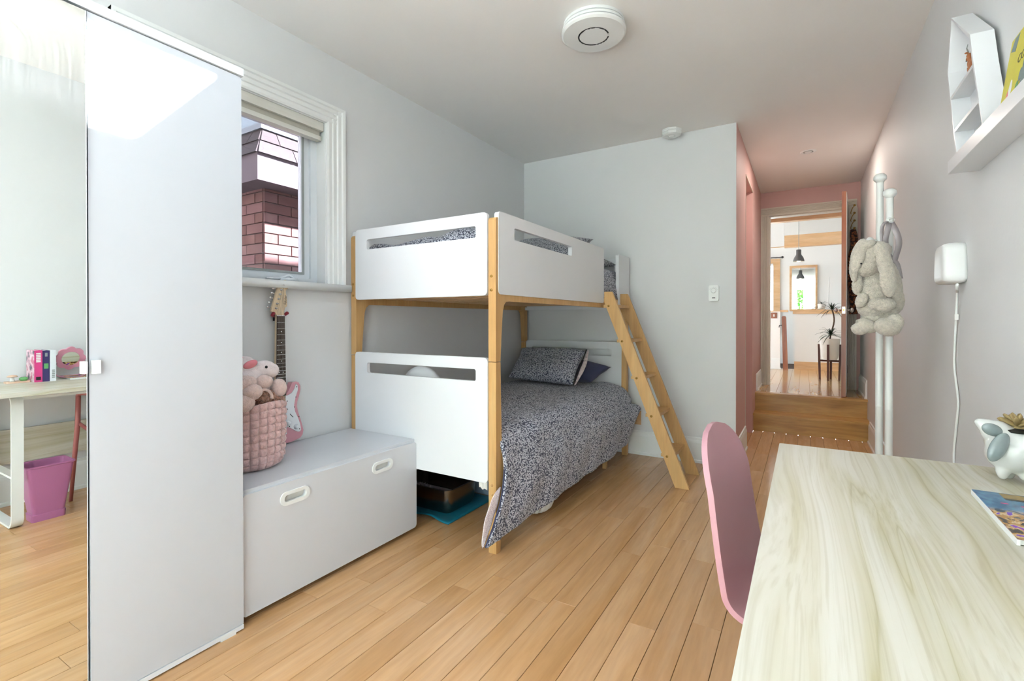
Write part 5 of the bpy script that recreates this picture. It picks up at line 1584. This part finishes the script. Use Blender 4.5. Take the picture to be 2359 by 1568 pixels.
blob('ear', [be(1978, 588, 15, 40, 14, 16, -0.055), be(1996, 565, 22, 11, 14, -20, -0.045), be(1966, 625, 8, 26, 8, -6, -0.050)], 0.004, 'bunny', by, 0.0028, 120, 2)
blob('ear', [be(2038, 606, 17, 40, 9, -12, -0.078), be(2046, 645, 18, 38, 9, -5, -0.084), be(2030, 574, 16, 18, 12, 0, -0.062)], 0.004, 'bunny', by, 0.0028, 120, 2)
blob('backpack_pouch', [be(2052, 652, 20, 56, 22, -12, 0.050), be(2058, 690, 20, 34, 22, -6, 0.046)], 0.0045, 'bunny', by, 0.0032, 110, 2)
blob('arm', [be(2020, 700, 18, 14, 13, -10, -0.064), be(2040, 702, 22, 15, 14, -8, -0.058)], 0.004, 'bunny', by, 0.0028, 120, 2)
blob('arm', [be(1985, 692, 12, 18, 13, 22, -0.040), be(1975, 655, 11, 24, 10, 6, -0.030)], 0.004, 'bunny', by, 0.0028, 120, 2)
blob('foot', [be(1996, 750, 24, 15, 17, 26, -0.050), be(1980, 758, 17, 13, 16, 14, -0.056)], 0.004, 'bunny', by, 0.0028, 120, 2)
blob('foot', [be(2044, 753, 28, 20, 20, 14, -0.060), be(2062, 742, 15, 20, 17, 0, -0.048)], 0.004, 'bunny', by, 0.0028, 120, 2)
obj('eye', sphere(bn(1984, 607, -0.078), (0.0045, 0.004, 0.004), 10, 8), 'black', by, True)
def ribbon(name, ctrl, w, axis, mat, par, th=0.002):
    C_ = curve_pts(ctrl, 26)
    ax_ = Vector(axis).normalized()
    V, F = [], []
    for i, p_ in enumerate(C_):
        V += [tuple(p_ - ax_ * w / 2), tuple(p_ + ax_ * w / 2)]
        if i:
            k = 2 * i
            F.append((k - 2, k - 1, k + 1, k))
    o = obj(name, (V, F), mat, par, True)
    m_ = o.modifiers.new('thick', 'SOLIDIFY'); m_.thickness = th; m_.offset = 0
    return o
pk = PB + Vector((0, 0, 1.640)) + toward.normalized() * 0.026 + Vector((0, 0, 0.010))
ribbon('strap', [pk, bn(2063, 530, 0.01), bn(2071, 560, 0.03), bn(2062, 595, 0.05), bn(2052, 625, 0.05)], 0.030, (_r2.x, _r2.y, 0.2), 'strap', by)
ribbon('strap', [pk, bn(2046, 525, 0.0), bn(2040, 555, 0.015), bn(2048, 585, 0.045), bn(2066, 605, 0.055), bn(2074, 640, 0.055)], 0.026, (_r2.x, _r2.y, -0.2), 'strap', by)
ribbon('hang_loop', [pk + Vector((0, 0, 0.0)), bn(2036, 515, 0.0), bn(2031, 535, 0.01), bn(2034, 566, 0.02), bn(2040, 590, 0.03)], 0.016, (_r2.x, _r2.y, 0.0), 'strap', by)
obj('buckle', tube([bn(2049, 505, -0.012), bn(2061, 502, -0.012), bn(2063, 508, -0.012), bn(2051, 511, -0.012), bn(2049, 505, -0.012)], 0.0016, 6), 'chrome', by, True)

# ------------------------------------------------------------------ ceiling and wall fittings
cl = thing('ceiling_light', 'round white flush ceiling light with thin dark ring', 'ceiling light', (-0.955, 2.43, ZC))
cc = (-0.962, 2.428, ZC)
obj('base', lathe([(0.0, -0.0005), (0.158, -0.0005), (0.160, -0.016), (0.150, -0.018), (0.150, -0.020), (0.0, -0.020)], cc, 'Z', 56), 'white_plastic', cl, True, auto=35)
obj('middle_ring', lathe([(0.0, -0.020), (0.160, -0.021), (0.164, -0.026), (0.164, -0.036), (0.152, -0.038), (0.0, -0.038)], cc, 'Z', 56), 'white_plastic', cl, True, auto=35)
obj('cover', lathe([(0.0, -0.038), (0.162, -0.040), (0.170, -0.046), (0.170, -0.056), (0.160, -0.064), (0.082, -0.068), (0.082, -0.064), (0.0, -0.064)], cc, 'Z', 64), 'white_plastic', cl, True, auto=30)
obj('inner_disc', lathe([(0.0, -0.064), (0.074, -0.064), (0.074, -0.068), (0.0, -0.069)], cc, 'Z', 48), 'white_plastic', cl, True, auto=30)
bm = bmesh.new()
n = 52
for i in range(n):
    a0, a1 = R(-5 + 335 * i / n) + 0.65, R(-5 + 335 * (i + 1) / n) + 0.65
    q = []
    for r_, a in ((0.0742, a0), (0.0818, a0), (0.0818, a1), (0.0742, a1)):
        q.append(bm.verts.new((cc[0] + r_ * math.cos(a), cc[1] + r_ * math.sin(a), ZC - 0.0672)))
    bm.faces.new(q)
o = obj('dark_ring', bm, 'black', cl)
m_ = o.modifiers.new('thick', 'SOLIDIFY'); m_.thickness = 0.002

sd = thing('smoke_detector', 'white eight sided smoke alarm at the ceiling edge', 'smoke alarm', (-0.945, 4.115, ZC))
sx, sy = -0.945, 4.118
def octo(r, z):
    return [(sx + r * math.cos(R(22.5 + 45 * i) + 0.3), sy + r * math.sin(R(22.5 + 45 * i) + 0.3), z) for i in range(8)]
bm = bmesh.new()
prev = None
for r_, z in ((0.080, ZC - 0.0005), (0.080, ZC - 0.014), (0.074, ZC - 0.020), (0.082, ZC - 0.026), (0.078, ZC - 0.044), (0.062, ZC - 0.050)):
    cur = [bm.verts.new(p) for p in octo(r_, z)]
    if prev:
        for i in range(8):
            bm.faces.new((prev[i], prev[(i + 1) % 8], cur[(i + 1) % 8], cur[i]))
    else:
        bm.faces.new(cur)
    prev = cur
bm.faces.new(prev[::-1])
obj('housing', bm, 'white_plastic', sd)
obj('test_button', lathe([(0.026, -0.050), (0.026, -0.0515), (0.022, -0.053), (0.0, -0.0535)], (sx, sy, ZC), 'Z', 20), 'white_plastic', sd, True, auto=30)
obj('button_ring', lathe([(0.026, -0.0502), (0.0285, -0.0512), (0.0285, -0.0502)], (sx, sy, ZC), 'Z', 24), 'grey_line', sd, True)

rl = thing('recessed_light', 'small round recessed ceiling light in the hallway', 'ceiling light', (0.028, 5.304, ZC))
obj('trim_ring', lathe([(0.065, -0.0004), (0.066, -0.004), (0.060, -0.007), (0.042, -0.005), (0.040, 0.0)], (0.028, 5.304, ZC), 'Z', 32), 'trim', rl, True)
obj('baffle', lathe([(0.042, -0.0046), (0.034, -0.0012), (0.030, -0.0035), (0.0, -0.0035)], (0.028, 5.304, ZC), 'Z', 32), 'grey_line', rl, True)
obj('lamp', lathe([(0.030, -0.004), (0.028, -0.008), (0.0, -0.010)], (0.028, 5.304, ZC), 'Z', 24), 'white_plastic', rl, True)

rld = bpy.data.lights.new('recessed_fill', 'AREA')  # light added at the unlit fixture to brighten the hallway
rld.shape = 'DISK'
rld.size = 0.05
rld.energy = 2.7
rld.color = (1.0, 0.90, 0.80)
rlo = bpy.data.objects.new('recessed_fill', rld)
COL.objects.link(rlo)
rlo.location = (0.028, 5.304, ZC - 0.0105)
th = thing('thermostat', 'small white dial thermostat on the back wall', 'thermostat', (-0.63, YB, 1.40))
obj('housing', bev(prism(rrect(-0.668, -0.592, 1.338, 1.466, 0.012, 4), 1, YB - 0.026, YB - 0.0005), 0.006, 3, 50), 'white_plastic', th, True, auto=40)
obj('dial', lathe([(0.0, -0.038), (0.016, -0.038), (0.020, -0.034), (0.021, -0.0262), (0, -0.0262)], (-0.630, YB, 1.422), 'Y', 24), 'white_plastic', th, True, auto=35)
for i in range(7):
    a = R(15 + 25 * i)
    d_ = Vector((math.cos(a), 0, math.sin(a)))
    c_ = Vector((-0.630, YB - 0.0268, 1.422))
    obj('dial_mark', tube([c_ + d_ * 0.025, c_ + d_ * 0.031], 0.0008, 5), 'grey_line', th)
obj('logo', boxes((-0.642, -0.618, YB - 0.0268, YB - 0.0258, 1.360, 1.366)), 'black', th)

ou = thing('outlet_plate', 'beige outlet plate low on the wall beside the bed', 'outlet', (-1.27, YB, 0.33))
obj('plate', rbox(-1.30, -1.228, YB - 0.007, YB - 0.0005, 0.262, 0.382, 0.003, 2), 'pine', ou)
for z_ in (0.300, 0.345):
    obj('socket', lathe([(0.0, -0.0085), (0.014, -0.0085), (0.015, -0.007)], (-1.264, YB, z_), 'Y', 16), 'pine', ou, True)

# ------------------------------------------------------------------ open door and hooks at the hall end
dor = thing('door_2', 'open red brown wooden door seen edge on at the hall end', 'door', (0.40, 6.70, ZL), kind='structure')
HG, EDG = Vector((0.400, 6.715, 0)), Vector((0.347, 6.02, 0))
ddir = (EDG - HG).normalized()
dnor = Vector((ddir.y, -ddir.x, 0))
DM = Matrix(((ddir.x, -dnor.x, 0, HG.x), (ddir.y, -dnor.y, 0, HG.y), (0, 0, 1, 0), (0, 0, 0, 1)))
Ld = (EDG - HG).length
zd0, zd1 = ZL + 0.006, 2.506
obj('door_slab', xform(rbox(0, Ld, -0.020, 0.020, zd0, zd1, 0.002, 1), DM), 'redwood', dor)
obj('door_face', xform(rbox(0.004, Ld - 0.004, -0.0235 if DM.to_3x3() @ Vector((0, 1, 0)) @ Vector((1, 0, 0)) < 0 else 0.0205, -0.0205 if DM.to_3x3() @ Vector((0, 1, 0)) @ Vector((1, 0, 0)) < 0 else 0.0235, zd0 + 0.01, zd1 - 0.01, 0.001, 1), DM), 'trim', dor, label='white painted face')
kz = 1.285
obj('latch_plate', xform(rbox(Ld - 0.0005, Ld + 0.002, -0.013, 0.013, kz - 0.035, kz + 0.035, 0.001, 1), DM), 'chrome', dor)
obj('latch_bolt', xform(rbox(Ld + 0.0015, Ld + 0.008, -0.006, 0.006, kz - 0.010, kz + 0.010, 0.001, 1), DM), 'brass', dor)
for s in (-1, 1):
    bm = tube([(Ld - 0.06, s * 0.020, kz), (Ld - 0.06, s * 0.062, kz)], 0.008, 10)
    sphere((Ld - 0.06, s * 0.068, kz), (0.026, 0.016, 0.026), 14, 10, bm)
    obj('knob', xform(bm, DM), 'chrome', dor, True)
for z_ in (0.62, 1.45, 2.30):
    obj('hinge', xform(rbox(-0.006, 0.006, -0.026, 0.026, z_ - 0.045, z_ + 0.045, 0.001, 1), DM), 'black', dor)
hk = thing('hook_rack', 'brass coat hook rack hung behind the open door', 'hook rack', (0.475, 6.70, 2.45))
obj('rack_plate', rbox(0.430, 0.515, YH - 0.034, YH - 0.0245, 2.10, 2.46, 0.002, 1), 'cream', hk)
for z_ in (2.42, 2.335, 2.25, 2.165):
    bm = tube(curve_pts([(0.455, YH - 0.034, z_ - 0.03), (0.448, YH - 0.075, z_ - 0.02), (0.46, YH - 0.105, z_ + 0.02), (0.478, YH - 0.11, z_ + 0.045)], 14), 0.004, 8)
    sphere((0.480, YH - 0.11, z_ + 0.052), 0.012, 12, 8, bm)
    obj('hook', bm, 'brass', hk, True)
def coat(u, v):
    a = 2 * math.pi * u
    z = 2.20 - 0.95 * v
    w = 0.028 + 0.022 * math.sin(min(1, v * 1.3) * math.pi * 0.8) + 0.003 * math.sin(v * 25)
    return (0.468 + 0.012 * math.sin(v * 9) + w * math.cos(a), YH - 0.095 + 0.04 * math.sin(a), z)
setp(obj('hanging_coat', grid(coat, 24, 40, True), 'tapestry', None, True), 'dark red brown patterned garment hanging behind the open door', 'garment')

# ------------------------------------------------------------------ far room
struct('wall_stair_half', boxes((-0.14, FX1, 9.10, 9.20, ZL, 1.285)), 'wall_white', 'white half wall with wooden cap in the far room', 'half wall')
struct('trim_3', rbox(-0.16, FX1, 9.075, 9.225, 1.286, 1.352, 0.004, 1), 'pine', 'pine cap along the white half wall', 'wall cap')
struct('baseboard_far', boxes((-0.14, FX1, 9.08, 9.10, ZL, 0.512)), 'pine', 'pine baseboard under the white half wall', 'baseboard')
struct('wall_stair_left', boxes((-1.6, -0.335, 9.0, 9.1, ZL, 1.325)), 'wall_white', 'short white half wall with a wooden switch plate', 'half wall')
struct('trim_4', boxes((-1.6, -0.325, 8.985, 9.115, 1.326, 1.342), (-0.335, -0.225, 8.99, 9.22, 1.316, 1.350)), 'pine', 'thin wooden cap on the short half wall', 'wall cap')
struct('baseboard_stair', bev(boxes((-1.6, -0.335, 8.982, 9.0, ZL, 0.56), (-1.6, -0.325, 8.975, 9.0, ZL, 0.41)), 0.004, 1), 'trim', 'white baseboard on the short half wall', 'baseboard')
sp = thing('switch_plate', 'small wooden switch plate on the short half wall', 'switch', (-0.425, 8.99, 1.26))
obj('plate', rbox(-0.469, -0.381, 8.992, 8.9995, 1.213, 1.306, 0.003, 1), 'redwood', sp)
obj('toggle', rbox(-0.433, -0.417, 8.986, 8.9925, 1.240, 1.280, 0.002, 1), 'paper', sp)
nw = thing('newel_post', 'dark red brown newel post at the stair opening', 'post', (-0.26, 9.0, ZL))
obj('post', bev(prism([(-0.292, ZL), (-0.222, ZL), (-0.250, 1.23), (-0.262, 1.248), (-0.300, 1.248), (-0.312, 1.23)], 1, 8.93, 9.0), 0.004, 1), 'redwood', nw)
obj('latch', tube([(-0.30, 8.95, 1.10), (-0.345, 8.95, 1.10), (-0.35, 8.95, 1.065)], 0.007, 8), 'black', nw, True)
# mirror on the far wall
fmi = thing('framed_mirror', 'tall pine framed mirror on the far white wall', 'mirror', (-0.015, FY1, 1.36))
obj('frame', holed(rrect(-0.236, 0.203, 1.352, 2.190, 0.003, 1), rrect(-0.200, 0.172, 1.385, 2.155, 0.003, 1), 1, FY1 - 0.035, FY1 - 0.0005), 'pine', fmi)
obj('mirror_glass', boxes((-0.200, 0.172, FY1 - 0.012, FY1 - 0.006, 1.385, 2.155)), 'mirror_plain', fmi)
cr = thing('curtain_rod', 'thin black curtain rod above the far pine window', 'curtain rod', (-0.9, FY1 - 0.06, 2.36))
obj('rod', tube([(-1.55, FY1 - 0.07, 2.358), (-0.36, FY1 - 0.07, 2.358)], 0.008, 10), 'black', cr, True)
obj('finial', sphere((-0.352, FY1 - 0.07, 2.358), 0.022, 12, 8), 'black', cr, True)
obj('bracket', tube([(-0.46, FY1 - 0.001, 2.358), (-0.46, FY1 - 0.07, 2.358)], 0.007, 8), 'black', cr, True)
# beams
struct('beam', rbox(-0.298, 1.4, 9.6, 9.72, 2.442, 2.645, 0.004, 1), 'pine', 'wide wooden beam across the far room', 'beam')
struct('beam', rbox(-1.2, 1.4, 7.1, 7.2, 2.447, 2.540, 0.004, 1), 'pine', 'wooden beam just inside the doorway', 'beam')
struct('soffit', boxes((-1.6, -0.285, 9.0, 9.12, 2.376, 2.80)), 'wall_white', 'white boxed soffit beside the wooden beam', 'soffit')
struct('trim_5', boxes((-1.6, -0.28, 8.99, 9.0, 2.366, 2.378)), 'pine', 'thin wood strip under the white soffit', 'trim')
# pendant
pd = thing('pendant_lamp', 'dark grey bell shaped pendant lamp in the far room', 'pendant lamp', (-0.075, 8.6, 2.08))
pc_ = (-0.075, 8.6, 0)
obj('shade', lathe([(0.0, 2.262), (0.030, 2.262), (0.034, 2.255), (0.034, 2.19), (0.040, 2.175), (0.062, 2.140), (0.073, 2.105), (0.076, 2.080), (0.072, 2.080), (0.058, 2.135), (0.030, 2.18), (0.0, 2.185)], pc_, 'Z', 32), 'pendant', pd, True, auto=40)
obj('cord', tube([(-0.075, 8.6, 2.26), (-0.075, 8.6, FZ)], 0.004, 6), 'grey_line', pd)
obj('bulb', sphere((-0.075, 8.6, 2.105), (0.045, 0.045, 0.024), 16, 10), 'bulb', pd, True)
# plant in its stand
pt = thing('potted_plant', 'spiky dark leaved plant in a white pot on a dark stand', 'plant', (0.29, 7.68, ZL))
PCx, PCy = 0.290, 7.70
obj('pot', lathe([(0.0, 0.655), (0.085, 0.655), (0.098, 0.70), (0.118, 0.935), (0.112, 0.935), (0.095, 0.88), (0.0, 0.88)], (PCx, PCy, 0), 'Z', 36), 'potcream', pt, True, auto=50)
stn = []
for a in (80, 170, 260, 350):
    d_ = Vector((math.cos(R(a)), math.sin(R(a)), 0))
    c_ = Vector((PCx, PCy, 0)) + d_ * 0.122
    t_ = Vector((-d_.y, d_.x, 0))
    bm = bmesh.new()
    V_ = [c_ + d_ * 0.012 * sx_ + t_ * 0.012 * sy_ + (d_ * 0.0 if z_ > 0.6 else -d_ * 0.012) + Vector((0, 0, z_)) for z_ in (ZL, 0.86) for sx_, sy_ in ((-1, -1), (1, -1), (1, 1), (-1, 1))]
    vv = [bm.verts.new(p) for p in V_]
    for f in ((3, 2, 1, 0), (4, 5, 6, 7), (0, 1, 5, 4), (1, 2, 6, 5), (2, 3, 7, 6), (3, 0, 4, 7)):
        bm.faces.new([vv[i] for i in f])
    obj('stand_leg', bm, 'darkwood', pt)
for a in (80, 170):
    d_ = Vector((math.cos(R(a)), math.sin(R(a)), 0)) * 0.118
    obj('stand_bar', tube([Vector((PCx, PCy, 0.640)) - d_, Vector((PCx, PCy, 0.640)) + d_], 0.013, 8), 'darkwood', pt)
def spikes(c, n, L, seed, par):
    rr = random.Random(seed)
    for i in range(n):
        a = i * 2.39996 + rr.uniform(-0.2, 0.2)
        el = R(rr.uniform(-5, 80))
        d_ = Vector((math.cos(a) * math.cos(el), math.sin(a) * math.cos(el), math.sin(el)))
        l = L * rr.uniform(0.75, 1.1)
        side = d_.cross(Vector((0, 0, 1))).normalized()
        V, F = [], []
        for k in range(8):
            t = k / 7
            p_ = Vector(c) + d_ * l * t + Vector((0, 0, -0.55 * l * t * t))
            w = 0.007 * (1 - t) ** 0.6 + 0.0005
            V += [tuple(p_ - side * w), tuple(p_ + side * w)]
            if k:
                F.append((2 * k - 2, 2 * k - 1, 2 * k + 1, 2 * k))
        o = obj('leaf', (V, F), 'darkleaf', par)
        m_ = o.modifiers.new('thick', 'SOLIDIFY'); m_.thickness = 0.0015
obj('stem', tube(curve_pts([(PCx, PCy, 0.88), (PCx + 0.01, PCy, 0.98), (PCx + 0.05, PCy, 1.18), (PCx + 0.02, PCy, 1.36)], 14), 0.009, 8), 'bark', pt, True)
spikes((PCx + 0.012, PCy, 0.98), 30, 0.24, 3, pt)
spikes((PCx + 0.03, PCy, 1.32), 28, 0.22, 4, pt)
obj('hanger_stick', tube([(PCx - 0.02, PCy, 1.38), (PCx - 0.005, PCy, 1.76)], 0.006, 6), 'paper', pt)
hangp = thing('small_plant', 'small green plant in a white cup beside the door knob', 'plant', (0.235, 9.15, 1.353))
obj('cup', lathe([(0.0, 0.0), (0.045, 0.0), (0.055, 0.09), (0.05, 0.09), (0.0, 0.08)], (0.235, 9.15, 1.353), 'Z', 20), 'potcream', hangp, True)
spikes((0.235, 9.15, 1.43), 16, 0.13, 6, hangp)
